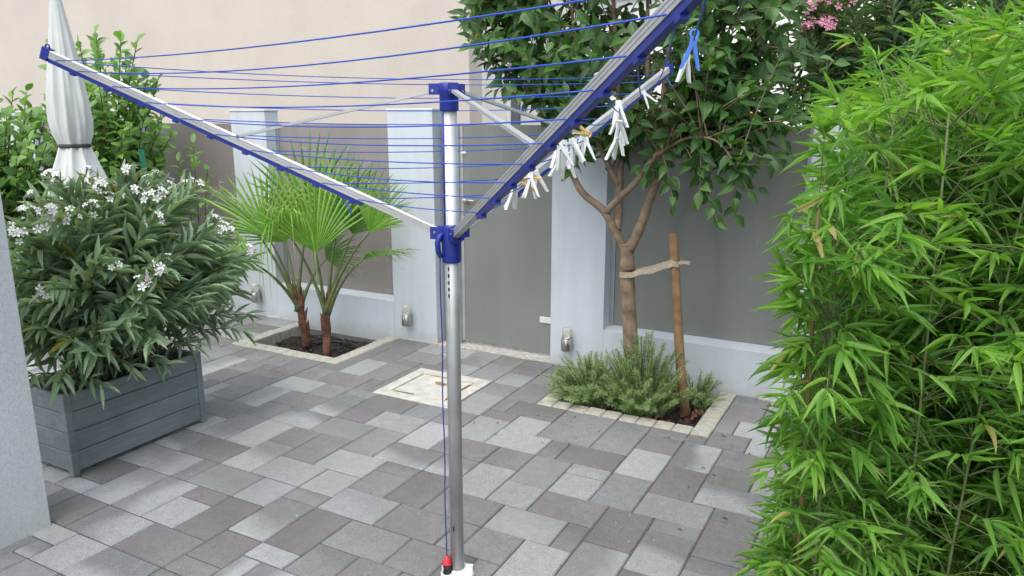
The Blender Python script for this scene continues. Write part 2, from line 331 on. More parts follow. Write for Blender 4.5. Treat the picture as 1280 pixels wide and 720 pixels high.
class Leaves:
    def __init__(s, kind): s.kind = kind; s.p = []; s.d = []; s.n = []; s.L = []; s.W = []; s.t = []; s.c = []
    def add(s, p, d, n, L, W, t, c=None):
        s.p.append(p); s.d.append(d); s.n.append(n); s.L.append(L); s.W.append(W); s.t.append(t)
        s.c.append(int(rng.integers(len(TPL[s.kind]))) if c is None else c)
    def emit(s, root, mat, nobj=0, part='leaf', rest='foliage'):
        T = TPL[s.kind]; p = np.array(s.p); d = unit(np.array(s.d)); n = np.array(s.n); L = np.array(s.L); W = np.array(s.W); t = np.clip(np.array(s.t), 0, 1); c = np.array(s.c) % len(T)
        n = unit(n - d*(n*d).sum(1, keepdims=True)); x = np.cross(d, n)
        chosen = np.zeros(len(p), bool)
        if nobj:
            px, py, dep = view(p + d*L[:, None]*0.5)
            ok = (dep > 0.2) & (px > 0) & (px < 1280) & (py > 0) & (py < 720)
            sc_ = np.where(ok, dep - 1.5*L, 1e9); chosen[np.argsort(sc_)[:nobj]] = True; chosen &= ok
            cache = {}
            for i in np.where(chosen)[0]:
                q = int(t[i]*6.999) if t[i] < 0.985 else 7
                key = (c[i], q)
                if key not in cache:
                    P, F, UV = T[c[i]]; me = bpy.data.meshes.new(part); me.from_pydata(P.tolist(), [], F.tolist())
                    tint_mesh(me, [1.0 if q == 7 else (q + 0.5)/7]*len(P), UV); me.materials.append(MAT[mat])
                    me.polygons.foreach_set('use_smooth', [True]*len(me.polygons)); cache[key] = me
                o = link(part, cache[key], root)
                M = Matrix(((x[i][0]*W[i], d[i][0]*L[i], n[i][0]*L[i], p[i][0]), (x[i][1]*W[i], d[i][1]*L[i], n[i][1]*L[i], p[i][1]), (x[i][2]*W[i], d[i][2]*L[i], n[i][2]*L[i], p[i][2]), (0, 0, 0, 1)))
                o.matrix_basis = M
        V = []; Fs = []; TT = []; UU = []; off = 0
        for k in range(len(T)):
            sel = np.where((c == k) & ~chosen)[0]
            if not len(sel): continue
            P, F, UV = T[k]
            q = p[sel][:, None, :] + x[sel][:, None, :]*(P[None, :, 0:1]*W[sel][:, None, None]) + d[sel][:, None, :]*(P[None, :, 1:2]*L[sel][:, None, None]) + n[sel][:, None, :]*(P[None, :, 2:3]*np.where(True, L[sel], 0)[:, None, None])
            V.append(q.reshape(-1, 3)); Fs.append((F[None] + (off + np.arange(len(sel))*len(P))[:, None, None]).reshape(-1, 3)); off += len(sel)*len(P)
            TT.append(np.repeat(t[sel], len(P))); UU.append(np.tile(UV, (len(sel), 1)))
        if V:
            V = np.concatenate(V); Fs = np.concatenate(Fs); me = bpy.data.meshes.new(rest)
            me.vertices.add(len(V)); me.vertices.foreach_set('co', V.astype(np.float32).ravel())
            me.loops.add(Fs.size); me.loops.foreach_set('vertex_index', Fs.astype(np.int32).ravel())
            me.polygons.add(len(Fs)); me.polygons.foreach_set('loop_start', np.arange(0, Fs.size, 3, dtype=np.int32))
            me.polygons.foreach_set('use_smooth', np.ones(len(Fs), bool)); me.update(calc_edges=True)
            tint_mesh(me, np.concatenate(TT), np.concatenate(UU)); me.materials.append(MAT[mat])
            o = link(rest, me, root); o['kind'] = 'stuff'
def bez(p0, p1, p2, n):
    t = np.linspace(0, 1, n)[:, None]; return (1-t)**2*p0 + 2*t*(1-t)*p1 + t*t*p2
UPV = np.array([0, 0, 1.0])
def shoot(LB, stem, p0, p2, rise, r0, r1, start, spacing, per, Lr, ratio, ang, droop, tint, nup=0.8, face=(0, 0, 0), seg=8):
    """one curved shoot with leaves set round its upper part"""
    p0 = np.array(p0, float); p2 = np.array(p2, float); ln = np.linalg.norm(p2-p0)
    p1 = p0 + (p2-p0)*0.35 + UPV*ln*rise
    pts = bez(p0, p1, p2, seg); stem.tube(pts, list(np.linspace(r0, r1, seg)), 5, False)
    m = max(2, int(ln*(1-start)/spacing)); ph = rng.uniform(0, 6.28)
    for i in range(m + 1):
        t = start + (1-start)*i/m
        p = (1-t)**2*p0 + 2*t*(1-t)*p1 + t*t*p2; tg = unit(2*(1-t)*(p1-p0) + 2*t*(p2-p1))
        u = unit(np.cross(tg, [0.31, 0.77, 0.55])); w = np.cross(tg, u)
        for k in range(per):
            a = ph + i*2.4 + k*2*math.pi/per + rng.normal()*0.25
            al = ang[0] + (ang[1]-ang[0])*(1-(t-start)/(1-start+1e-6)) + rng.normal()*0.18
            d = tg*math.cos(al) + (u*math.cos(a) + w*math.sin(a))*math.sin(al); d = d - UPV*droop*rng.uniform(0.3, 1.4)*(1.3-t)
            n = UPV*nup + tg*0.4 + rng.normal(size=3)*0.3 + np.array(face)
            L = rng.uniform(*Lr)*(0.75 + 0.25*min(1, 3*(1-t)+0.3)); LB.add(p, d, n, L, L*ratio*rng.uniform(0.8, 1.2), tint(t))
    return pts[-1], unit(pts[-1]-pts[-2])
# ================================================================== THE SETTING
# ---- ground and paving
g = MB().box(-60, 60, -40, 120, -0.60, -0.30).obj('ground', 'sand'); tag(g, kind='structure')
UZ_ = Vector((0, 0, 1))
patio = MB().box(-9.6, -0.155, -2.5, 4.395, -0.28, -0.135).obj('patio_paving', 'sand'); tag(patio, 'grey and purple concrete pavers of mixed sizes covering the patio', None, None, 'structure')
TILES = "-33,19,2,2,D -31,21,2,2,L -29,21,1,2,G -28,21,3,2,G -31,18,2,3,M -29,18,2,3,M -27,20,2,1,P -27,18,2,2,W -25,18,2,3,P -29,16,3,2,M -26,16,3,2,P -31,16,2,2,D -30,15,2,1,W -28,14,2,2,W -26,14,3,2,M -23,17,2,2,P -23,16,2,1,P -26,23,3,2,W -24,25,3,2,W -23,23,2,2,W -23,22,2,1,G -25,21,2,2,W -21,26,2,1,G -21,24,2,2,G -19,24,2,3,P -21,22,3,2,L -18,22,3,2,P -23,19,2,3,M -21,19,2,3,P -19,20,3,2,G -19,18,2,2,G -21,18,2,1,W -16,20,2,2,P -17,26,2,3,W -17,29,2,2,G -15,26,2,2,W -15,28,2,3,G -13,30,2,1,L -13,28,2,2,W -11,28,2,3,G -11,31,2,3,W -13,26,3,2,P -14,24,3,2,L -11,24,1,2,G -17,24,3,2,P -15,22,1,2,G -14,22,2,2,G -12,21,2,3,W -10,22,2,3,M -10,25,2,3,P -11,34,2,2,P -9,33,2,3,M -9,30,2,3,P -9,28,3,2,L -7,30,3,2,M -6,29,2,1,G -6,26,2,3,P -8,27,2,1,G -8,24,2,3,M -7,32,2,2,D -7,34,2,2,P -6,36,1,2,W -8,36,2,2,P -9,36,1,1,P -34,32,3,2,W -31,32,2,2,G -32,30,3,2,P -29,30,2,3,M -34,29,2,3,M -36,29,2,2,G -37,31,3,2,P -36,34,2,3,P -34,34,2,2,G -34,36,2,1,L -32,34,3,2,P -32,36,2,3,W -33,37,1,2,G -30,36,2,3,P -32,28,2,2,G -30,28,3,2,M -35,27,3,2,G -32,25,2,3,M -30,25,2,3,W -28,26,2,2,P -26,25,2,3,P -27,28,3,2,G -27,30,2,2,P -24,27,2,3,G -28,23,2,3,M -31,23,3,2,G -32,39,2,1,P -33,41,1,2,L -32,41,2,2,D -30,40,3,2,G -26,43,2,2,L -22,41,2,2,P -22,39,2,2,L -22,37,2,2,G -22,34,2,3,W -20,37,2,3,G -20,35,1,2,G -19,35,3,2,P -20,34,2,1,P -22,32,2,2,G -20,31,2,3,W -18,33,2,2,W -18,31,3,2,W -25,30,3,2,W -22,29,2,3,W -24,32,2,2,G -27,32,3,2,P -22,27,3,2,M -20,29,3,2,P -16,35,3,2,G -16,33,3,2,G -15,31,1,2,G -14,31,3,2,P -13,36,2,1,G -13,33,2,3,G -11,36,2,1,P -8,38,1,2,G -8,40,2,2,P -8,42,2,2,G -46,38,3,2,W -46,40,3,2,D -46,42,3,2,L -49,42,3,2,P -43,36,2,1,P -41,35,1,2,W -40,35,2,2,G -38,35,2,2,P -39,33,2,2,G -39,31,2,2,P -37,29,1,2,L"
occ = set(); tiles = []
def blocked(i, j): return (-43 <= i < -33 and 37 <= j < 44) or (-18 <= i < -8 and 37 <= j < 44) or (-28 <= i < -22 and 34 <= j < 39)
for tk in TILES.split():
    a = tk.split(','); x, y, w, h = map(int, a[:4]); tiles.append((x, y, w, h, a[4]))
    for i in range(x, x+w):
        for j in range(y, y+h): occ.add((i, j))
rt = random.Random(3)
for j in range(-14, 44):
    for i in range(-94, -2):
        if (i, j) in occ or blocked(i, j): continue
        opts = [(3, 2), (2, 3), (2, 2), (2, 2), (2, 1), (1, 2), (2, 1), (1, 1)]
        order = opts[:4]; rt.shuffle(order); order += [(2, 1), (1, 2), (1, 1)]
        for w, h in order:
            cells = [(i+a, j+b) for a in range(w) for b in range(h)]
            if all(k not in occ and not blocked(*k) and k[0] < -2 and k[1] < 44 for k in cells):
                occ.update(cells); tiles.append((i, j, w, h, rt.choice('PPGGGMLWD'))); break
for (x, y, w, h) in ((-28, 34, 0.5, 2), (-28, 36, 0.5, 3)): tiles.append((x, y, w, h, 'G'))
TONE = {'W': (0.345, 0.356, 0.358, 0.2), 'L': (0.280, 0.288, 0.290, 0.3), 'G': (0.214, 0.221, 0.221, 0.15), 'P': (0.202, 0.194, 0.196, 0.08), 'D': (0.175, 0.176, 0.172, 0.05), 'M': (0.222, 0.230, 0.233, 0.8)}  # D is a dark stone; by the house wall shade is painted in
tm = {}
def paver_mesh(w, h):
    if (w, h) not in tm: tm[(w, h)] = MB().box(-w*.05 + .0030, w*.05 - .0030, -h*.05 + .0030, h*.05 - .0030, -0.06, 0.0, 0.0045).mesh('paver', 'paver')
    return tm[(w, h)]
rank = []
for t in tiles:
    x, y, w, h, c = t; px, py, dep = view(((x + w/2)*.1, (y + h/2)*.1, 0))
    vis = dep > 0.3 and -30 < px < 1300 and 300 < py < 760
    rank.append((w*h/dep**2 if vis else 0, t))
rank.sort(key=lambda a: -a[0])
rest = MB()
for k, (a, (x, y, w, h, c)) in enumerate(rank):
    z = rt.uniform(-0.0015, 0.0015)
    if a > 0 and k < 300:
        o = link('paver', paver_mesh(w, h), patio); o.location = ((x + w/2)*.1, (y + h/2)*.1, z)
        o.rotation_euler = (rt.uniform(-.004, .004), rt.uniform(-.004, .004), rt.uniform(-.004, .004))
        q = rt.uniform(0.84, 1.12); tn = TONE[c]; o.color = (tn[0]*q, tn[1]*q*rt.uniform(.985, 1.01), tn[2]*q*rt.uniform(.97, 1.02), tn[3])
    else: rest.box(x*.1 + .0017, (x+w)*.1 - .0017, y*.1 + .0017, (y+h)*.1 - .0017, -0.06, z, 0.0035)
o = rest.obj('far_pavers', 'paver', patio); o['kind'] = 'stuff'; o.color = (0.19, 0.19, 0.19, 0.5)
# dark filled joints between the pavers: a low sheet the pavers stand out of
j = MB().box(-9.55, -0.2, -1.4, 3.7, -0.05, -0.006); j.box(-3.3, -1.8, 3.7, 4.39, -0.05, -0.006); j.box(-9.55, -4.3, 3.7, 4.39, -0.05, -0.006); j.box(-0.8, -0.2, 3.7, 4.39, -0.05, -0.006)
o = j.obj('joint_sand', 'sand', patio); o['kind'] = 'stuff'
gr = MB()
for _ in range(260):
    x, y = rt.uniform(-5, -.4), rt.uniform(1.3, 4.3); s_ = rt.uniform(.0012, .0035)
    gr.obox((x, y, .001 + s_*.5), Vector((1, 0, 0)), Vector((0, 1, 0)), UZ_, s_, s_*rt.uniform(.5, 1), s_*.5)
o = gr.obj('grit', 'kerb_stone', patio); o['kind'] = 'stuff'
fl_ = Leaves('oval')
for _ in range(46):
    q = rt.random(); x, y = (rt.uniform(-2.0, -.5), rt.uniform(3.2, 3.75)) if q < .5 else ((rt.uniform(-4.6, -3.0), rt.uniform(3.3, 4.3)) if q < .7 else (rt.uniform(-.8, -.3), rt.uniform(2.2, 4.0)))
    fl_.add((x, y, .006), (rng.normal(), rng.normal(), rng.normal()*.1), (rng.normal()*.3, rng.normal()*.3, 1), rv(.012, .035), rv(.005, .010), .5)
fl_.emit(patio, 'mulch', 0, rest='fallen_leaves')

# ---- planting beds with kerb setts
def bed(name, label, x0, x1, side_len, soilmat, zs):
    b = thing(name, ((x0+x1)/2, 4.05, 0), label, 'planting bed')
    s = MB(); n = 26; m_ = 18
    vs = []; 
    for jj in range(m_):
        for ii in range(n):
            xx = x0 + .02 + (x1-x0-.04)*ii/(n-1); yy = 3.72 + (4.395-3.72)*jj/(m_-1); e = min(ii, n-1-ii, jj, m_-1-jj)
            vs.append((xx, yy, zs + (rt.uniform(-.012, .012) if e else 0) + .02*math.sin(ii*.6)*math.sin(jj*.7)))
    s.add(vs, [(jj*n+ii, jj*n+ii+1, (jj+1)*n+ii+1, (jj+1)*n+ii) for jj in range(m_-1) for ii in range(n-1)])
    o = s.obj('soil', soilmat, b, True); o['kind'] = 'stuff'
    km = {}
    def sett(xa, xb, ya, yb):
        key = (round(xb-xa, 3), round(yb-ya, 3))
        if key not in km: km[key] = MB().box(-(xb-xa)/2+.002, (xb-xa)/2-.002, -(yb-ya)/2+.002, (yb-ya)/2-.002, -.12, .004, .006).mesh('kerb_stone', 'kerb_stone')
        k = link('kerb_stone', km[key], b); k.location = ((xa+xb)/2, (ya+yb)/2, rt.uniform(-.003, .002)); k.rotation_euler = (rt.uniform(-.01, .01), rt.uniform(-.01, .01), rt.uniform(-.015, .015))
    nx = round((x1-x0)/.1)
    for i in range(nx): sett(x0 + i*.1, x0 + (i+1)*.1, 3.70, 3.80)
    for xa in (x0, x1-.1):
        y = 3.80
        for ln in side_len:
            sett(xa, xa+.1, y, min(y+ln, 4.395)); y += ln
    return b
bl = bed('palm_bed', 'square bed of dark soil with cream kerb round the two palms', -4.3, -3.3, (.1,)*6, 'soil', -0.085)
MB().torus((-3.72, 4.05, -0.072), (0, 0, 1), 0.25, 0.011, 40, 8).obj('pot_rim', 'black_pot', bl, True)
br = bed('tree_bed', 'kerbed planting bed with rosemary and brown leaf litter under the tree', -1.8, -0.8, (.3, .295), 'soil', -0.035)
# soil crumbs and litter
cr = MB()
for _ in range(420):
    x, y = rt.uniform(-4.19, -3.41), rt.uniform(3.82, 4.38); s_ = rt.uniform(.004, .013)
    cr.obox((x, y, -.08 + s_*.4), Vector((1, 0, 0)), Vector((0, 1, 0)), Vector((0, 0, 1)), s_, s_*rt.uniform(.5, 1), s_*.6)
o = cr.obj('soil_crumbs', 'soil', bl); o['kind'] = 'stuff'
lt = Leaves('oval')
for _ in range(330):
    lt.add((rt.uniform(-1.69, -.91), rt.uniform(3.81, 4.38), rt.uniform(-.03, .012)), (rng.normal(), rng.normal(), rng.normal()*.25), (rng.normal()*.4, rng.normal()*.4, 1), rv(.03, .06), rv(.014, .026), 0.5)
lt.emit(br, 'mulch', 0, rest='leaf_litter')
hb = MB().box(-0.15, 2.6, 0.6, 4.39, -0.28, -0.02).obj('hedge_soil', 'soil'); tag(hb, kind='structure')

# ---- manhole cover
mh = thing('manhole_cover', (-2.47, 3.645, 0), 'square off-white painted drain cover with rusty seams set in the paving', 'manhole')
X0, X1, Y0, Y1 = -2.745, -2.205, 3.392, 3.898
f = MB(); wd = .075
f.box(X0, X1, Y0, Y0+wd, -.05, .006, .003); f.box(X0, X1, Y1-wd, Y1, -.05, .006, .003); f.box(X0, X0+wd, Y0+wd, Y1-wd, -.05, .006, .003); f.box(X1-wd, X1, Y0+wd, Y1-wd, -.05, .006, .003)
f.obj('frame', 'old_white_paint', mh)
MB().box(X0+wd, X1-wd, Y0+wd, Y1-wd, -.05, -.003).obj('rusty_seam', 'rust', mh)
MB().box(X0+wd+.011, X1-wd-.011, Y0+wd+.011, Y1-wd-.011, -.03, .004, .003).obj('cover', 'old_white_paint', mh)
k = MB(); k.tube([(-2.50, 3.70, .005), (-2.47, 3.71, .010), (-2.43, 3.70, .008), (-2.40, 3.715, .005)], [.006, .008, .007, .005], 6); k.tube([(-2.48, 3.685, .005), (-2.45, 3.69, .008), (-2.42, 3.68, .005)], .005, 6)
k.obj('lifting_eye', 'rust', mh)
k = MB(); k.tube([(X0+wd+.02, Y1-wd-.012, .004), (X0+.20, Y1-wd-.02, .006), (X1-.20, Y1-wd-.013, .004)], .004, 5); k.tube([(X1-wd-.012, Y0+wd+.03, .004), (X1-wd-.018, Y0+.2, .005), (X1-wd-.012, Y1-wd-.05, .004)], .0045, 5); k.tube([(X0+wd+.02, Y0+wd+.01, .004), (X0+.24, Y0+wd+.013, .005)], .0035, 5)
k.obj('rust_flakes', 'rust', mh)

# ---- house corner on the left
hw = MB().box(-3.25, -2.95, -3.0, 1.58, -0.05, 3.2, .004).obj('house_wall', 'house_render'); tag(hw, 'white stucco corner of the house at the left edge of the photo', 'wall')

# ---- garden wall: rendered pillars and low base with frosted panels between
gw = thing('garden_wall', (-3.0, 4.45, 0), 'white rendered garden wall with square pillars and frosted glass panels', 'wall')
YB = 4.54
PIL = [(-8.04, -7.66), (-6.47, -6.09), (-4.90, -4.52), (-3.335, -2.95), (-2.04, -1.665), (-0.50, -0.12), (1.10, 1.48)]
for a, b in PIL:
    p = MB().box(a, b, 4.40, YB, -0.05, 1.665, .004).obj('pillar', 'white_render', gw)
    MB().box(a-.006, b+.006, 4.394, YB+.006, 1.6655, 1.68, .003).obj('cap', 'white_render', p)
spans = [(-9.6, -8.04), (-7.66, -6.47), (-6.09, -4.90), (-4.52, -3.335), (-1.665, -0.50), (-0.12, 1.10), (1.48, 3.0)]
for a, b in spans:
    MB().box(a, b, 4.4005, YB, -0.05, 0.272).obj('base_wall', 'white_render', gw)
    s = MB(); z0, z1 = .272, .298
    s.add([(a, 4.4005, z0+.0005), (b, 4.4005, z0+.0005), (b, YB, z0+.0005), (a, YB, z0+.0005), (a, 4.4005, z0+.007), (b, 4.4005, z0+.007), (b, YB, z1), (a, YB, z1)], [(3, 2, 1, 0), (4, 5, 6, 7), (0, 1, 5, 4), (1, 2, 6, 5), (2, 3, 7, 6), (3, 0, 4, 7)])
    s.obj('sill', 'white_render', gw)
    brown = b < -3.0
    p = MB().box(a+.03, b-.03, 4.508, 4.520, .297, 1.570, .002).obj('panel', 'frosted_brown' if brown else 'frosted_grey', gw)
    for xa, xb in ((a+.001, a+.03), (b-.03, b-.001)):
        MB().box(xa, xb, 4.50, 4.528, .296, 1.574, .002).obj('frame_profile', 'alu_dull', p)
mo = MB(); x = -9.5
while x < 0:
    ln = rt.uniform(.05, .2); 
    if not (-2.93 < x < -2.1 or -1.8 < x + ln and x < -.8 or -4.3 < x + ln and x < -3.3):
        mo.box(x, x+ln, 4.40 - rt.uniform(.006, .028), 4.402, -.02, rt.uniform(.004, .012), .002)
    x += ln
o = mo.obj('mortar_foot', 'mortar', gw); o['kind'] = 'stuff'

# ---- gate
gt = thing('garden_gate', (-2.45, 4.5, 0), 'frosted grey glass gate between two white pillars behind the dryer', 'gate')
MB().box(-2.785, -2.045, 4.505, 4.517, .035, 1.572, .002).obj('pane', 'frosted_grey', gt)
MB().box(-2.935, -2.795, 4.485, 4.545, -.02, 1.575, .004).obj('gate_post', 'alu_dull', gt)
MB().box(-2.80, -2.77, 4.50, 4.525, .03, 1.573, .002).obj('hinge_profile', 'alu', gt)
lv = MB(); lv.lathe((-2.745, 4.478, 1.045), [(.004, 0), (.017, 0), (.017, .022), (.004, .022)], 14); lv.tube([(-2.745, 4.48, 1.056), (-2.70, 4.475, 1.056), (-2.665, 4.478, 1.055)], [.008, .007, .006], 8)
lv.obj('handle', 'alu', gt, True)
MB().box(-2.79, -2.742, 4.498, 4.504, 1.375, 1.396, .001).obj('sticker', 'white_plastic', gt)
MB().box(-2.165, -2.075, 4.492, 4.504, .245, .288, .003).obj('latch_plate', 'white_plastic', gt)
MB().box(-2.95, -2.04, 4.41, 4.60, -.03, .004, .003).obj('threshold', 'mortar', gt)

# ---- three wall lamps
def lamp(x, label):
    t = thing('wall_lamp', (x, 4.4, .2), label, 'wall lamp', 'small steel lamps low on the garden wall')
    MB().lathe((x, 4.352, .125), [(.001, 0), (.034, 0), (.036, .004), (.036, .080), (.033, .083), (.001, .083)], 22).obj('housing', 'steel', t, True)
    MB().lathe((x, 4.352, .209), [(.001, 0), (.029, 0), (.029, .058), (.026, .068), (.012, .074), (.001, .075)], 20).obj('glass', 'clear_glass', t, True)
    MB().box(x-.02, x+.02, 4.386, 4.3995, .13, .20, .002).obj('bracket', 'steel', t)
lamp(-3.185, 'small steel and glass wall lamp low on the pillar left of the gate')
lamp(-1.90, 'small steel and glass wall lamp behind the rosemary right of the gate')
lamp(-4.72, 'small steel wall lamp low on the pillar beside the white oleander')

# ---- buildings beyond the wall
hb1 = thing('neighbour_house', (-13, 10, 0), 'tall plain beige rendered house wall beyond the garden wall', 'building')
MB().box(-26, -4.84, 8.0, 8.3, -0.3, 9.0).obj('front_wall', 'beige_render', hb1)
sw = MB().box(-5.14, -4.835, 8.3005, 12.0, -0.3, 9.0).obj('side_wall', 'beige_render_lit', hb1)
w = MB().box(-4.845, -4.82, 8.98, 9.30, 1.30, 1.92, .004).obj('window', 'dark_window', hb1)
fr = MB(); fr.box(-4.834, -4.80, 8.94, 8.98, 1.26, 1.96); fr.box(-4.834, -4.80, 9.30, 9.34, 1.26, 1.96); fr.box(-4.834, -4.80, 8.98, 9.30, 1.92, 1.96); fr.box(-4.834, -4.79, 8.98, 9.30, 1.26, 1.30); fr.obj('window_frame', 'white_plastic', w)
hb2 = thing('pale_house', (4, 19, 0), 'bright pale house glimpsed between the leaves behind the tree', 'building')
MB().box(-12, 14, 19.0, 19.4, -0.3, 4.6).obj('wall', 'pale_render', hb2)
MB().box(-12.3, 14.3, 18.8, 19.8, 4.6, 4.8, .01).obj('eaves', 'white_plastic', hb2)
for xw in (-8.5, -5.5, -2.0, 1.5, 5.0):
    w = MB().box(xw, xw+1.1, 18.975, 18.995, 1.1, 2.4, .004).obj('window', 'dark_window', hb2)
    fr = MB(); fr.box(xw-.06, xw, 18.95, 18.99, 1.04, 2.46); fr.box(xw+1.1, xw+1.16, 18.95, 18.99, 1.04, 2.46); fr.box(xw, xw+1.1, 18.95, 18.99, 2.4, 2.46); fr.box(xw, xw+1.1, 18.94, 18.99, 1.04, 1.1); fr.obj('window_frame', 'white_plastic', w)
aw = thing('orange_parasol', (-1.95, 9.0, 0), 'orange sunshade seen through the tree leaves beyond the wall', 'parasol')
MB().lathe((-1.95, 9.0, 0), [(.03, 1.86), (.16, 1.78), (.27, 1.66), (.275, 1.58), (.265, 1.58), (.26, 1.65), (.15, 1.76), (.02, 1.84)], 8).obj('canopy', 'orange_cloth', aw)
MB().tube([(-1.95, 9.0, -.3), (-1.95, 9.0, 1.88)], .025, 10).obj('pole', 'stake_wood', aw)

# ================================================================== THE ROTARY DRYER
PX, PY = -1.317, 2.0843
PHI = R(198.19); EL = R(23.034); Z0 = 1.2476; LA = 1.48; R0 = .045
def arm_at(k, s, dz=0.0):
    ph = PHI + (0, 2*math.pi/3, -2*math.pi/3)[k]
    return Vector((PX + math.cos(ph)*(R0 + s*math.cos(EL)), PY + math.sin(ph)*(R0 + s*math.cos(EL)), Z0 + s*math.sin(EL) + dz))
dr = thing('rotary_dryer', (PX, PY, 0), 'three-armed aluminium rotary clothes dryer with blue lines in the middle of the patio', 'clothes dryer')
def pole_prof(r):
    pr = []
    for i in range(48):
        a = 2*math.pi*i/48; q = r*(0.94 if i % 12 in (0,) else 1.0); pr.append((q*math.cos(a), q*math.sin(a)))
    return pr
UX, UY, UZ = Vector((1, 0, 0)), Vector((0, 1, 0)), Vector((0, 0, 1))
pole = MB().sweep(pole_prof(.0240), (PX, PY, .01), (PX, PY, 1.66), UX, UY).obj('pole', 'pole_alu', dr)
for p_ in pole.data.polygons: p_.use_smooth = len(p_.vertices) == 4
tc_ = unit(np.array(CAM) - np.array((PX, PY, CAM.z))); view_a = math.atan2(tc_[1], tc_[0])
def ring_pt(r, a, z): return Vector((PX + r*math.cos(a), PY + r*math.sin(a), z))
def slot(z, a, hz, hw, mat='dark_slot'):
    n = Vector((math.cos(a), math.sin(a), 0)); t = Vector((-n.y, n.x, 0))
    return MB().obox(ring_pt(.0238, a, z), t, UZ, n, hw, hz, .0012).obj('adjusting_slot', mat, pole)
sa = view_a - R(28)
for z in (1.135, 1.112, 1.088, 1.066, 1.044): slot(z, sa, .006, .0028)
slot(.19, sa, .008, .0024)
# sliding hub with three lugs, lever and cord
hub = MB().lathe((PX, PY, 1.155), [(.0245, 0), (.031, 0), (.032, .006), (.032, .118), (.030, .125), (.0245, .125)], 32).obj('hub', 'blue_plastic', dr, True)
for k in range(3):
    ph = PHI + (0, 2*math.pi/3, -2*math.pi/3)[k]; n = Vector((math.cos(ph), math.sin(ph), 0)); t = Vector((-n.y, n.x, 0))
    lg = MB()
    for s_ in (-1, 1): lg.obox(Vector((PX, PY, 1.252)) + n*.047 + t*(.0155*s_), n, UZ, t, .020, .020, .003)
    lg.obox(Vector((PX, PY, 1.232)) + n*.036, n, UZ, t, .012, .010, .0125)
    l_ = lg.obj('lug', 'blue_plastic', hub)
    MB().tube([Vector((PX, PY, 1.255)) + n*.052 - t*.021, Vector((PX, PY, 1.255)) + n*.052 + t*.021], .0045, 8).obj('pin', 'steel', hub)
a_l = view_a - R(62)
pts = [ring_pt(.030, a_l, 1.252), ring_pt(.044, a_l, 1.243), ring_pt(.052, a_l, 1.222), ring_pt(.050, a_l, 1.195), ring_pt(.042, a_l, 1.178), ring_pt(.031, a_l, 1.180)]
MB().tube(pts, [.008, .009, .009, .009, .009, .007], 10).obj('lever', 'blue_plastic', hub, True)
top = MB().lathe((PX, PY, 1.640), [(.0245, 0), (.029, 0), (.030, .004), (.030, .050), (.033, .056), (.033, .082), (.030, .086), (.001, .087)], 32).obj('top_cap', 'blue_plastic', dr, True)
for k in range(3):
    ph = PHI + (0, 2*math.pi/3, -2*math.pi/3)[k]; n = Vector((math.cos(ph), math.sin(ph), 0)); t = Vector((-n.y, n.x, 0))
    MB().obox(Vector((PX, PY, 1.707)) + n*.040, n, UZ, t, .022, .017, .012).obj('lug', 'blue_plastic', top)
    MB().tube([Vector((PX, PY, 1.702)) + n*.05 - t*.014, Vector((PX, PY, 1.702)) + n*.05 + t*.014], .004, 8).obj('pin', 'steel', top)
LINES = [.31 + .1335*i for i in range(9)] + [1.465]
for k in range(3):
    ph = PHI + (0, 2*math.pi/3, -2*math.pi/3)[k]; t = Vector((-math.sin(ph), math.cos(ph), 0))
    a, b = arm_at(k, 0.0, .006), arm_at(k, LA, .006); d = (b-a).normalized(); n = d.cross(t); n = n if n.z > 0 else -n
    h, w = .013, .011; g_ = .002
    prof = [(-w, -h), (w, -h), (w, -.006), (w-g_, -.0045), (w, -.003), (w, .003), (w-g_, .0045), (w, .006), (w, h-.002), (w-.002, h), (.006, h), (.0045, h-g_), (.003, h), (-.003, h), (-.0045, h-g_), (-.006, h), (-w+.002, h), (-w, h-.002), (-w, .006), (-w+g_, .0045), (-w, .003), (-w, -.003), (-w+g_, -.0045), (-w, -.006)]
    ar = MB().sweep(prof, a, b, t, n).obj('arm', 'alu', dr)
    MB().sweep([(-.0085, -h-.014), (.0085, -h-.014), (.0085, -h-.0006), (-.0085, -h-.0006)], a + d*.27, b - d*.01, t, n).obj('line_rail', 'blue_plastic', ar)
    MB().obox(b + d*.006 + n*(-.004), d, n, t, .014, .021, .0135).obj('end_cap', 'blue_plastic', ar)
    if k == 0 or k == 2: MB().torus(b + d*.010 + n*.020, t, .008, .003, 14, 6).obj('end_eye', 'blue_plastic', ar, True)
    for s_ in LINES[:-1]:
        MB().obox(arm_at(k, s_) + n*(-h-.0085), d, n, t, .008, .0070, .0088).obj('line_holder', 'blue_plastic', ar)
    sp = arm_at(k, .745, .006) + n*(h + .002); st = Vector((PX, PY, 1.700)) + Vector((math.cos(ph), math.sin(ph), 0))*.055
    dd = (sp - st).normalized(); sn = dd.cross(t)
    MB().sweep([(-.009, -.0045), (.009, -.0045), (.009, .0045), (-.009, .0045)], st, sp, t, sn).obj('strut', 'alu', dr)
    MB().tube([sp - t*.015, sp + t*.015], .005, 8).obj('strut_pin', 'steel', ar)
    # lines between this arm and the next
    for i, s_ in enumerate(LINES):
        k2 = (k+1) % 3; p, q = arm_at(k, s_, -.012), arm_at(k2, s_, -.012); ln = (q-p).length; sag = ln*rt.uniform(.008, .020)
        if i == 9 and {k, k2} == {1, 2}: sag = .09
        pts = [p.lerp(q, u/14) - UZ*(sag*4*(u/14)*(1-u/14)) for u in range(15)]
        MB().tube(pts, .0017, 6).obj('clothes_line', 'blue_line', dr, True)
# loose line end under the left arm
e = arm_at(0, .36, -.02); MB().tube([e, e + Vector((.012, 0, -.02)), e + Vector((.05, -.01, -.045)), e + Vector((.045, -.01, -.065))], .0022, 6).obj('line_tail', 'blue_line', dr, True)
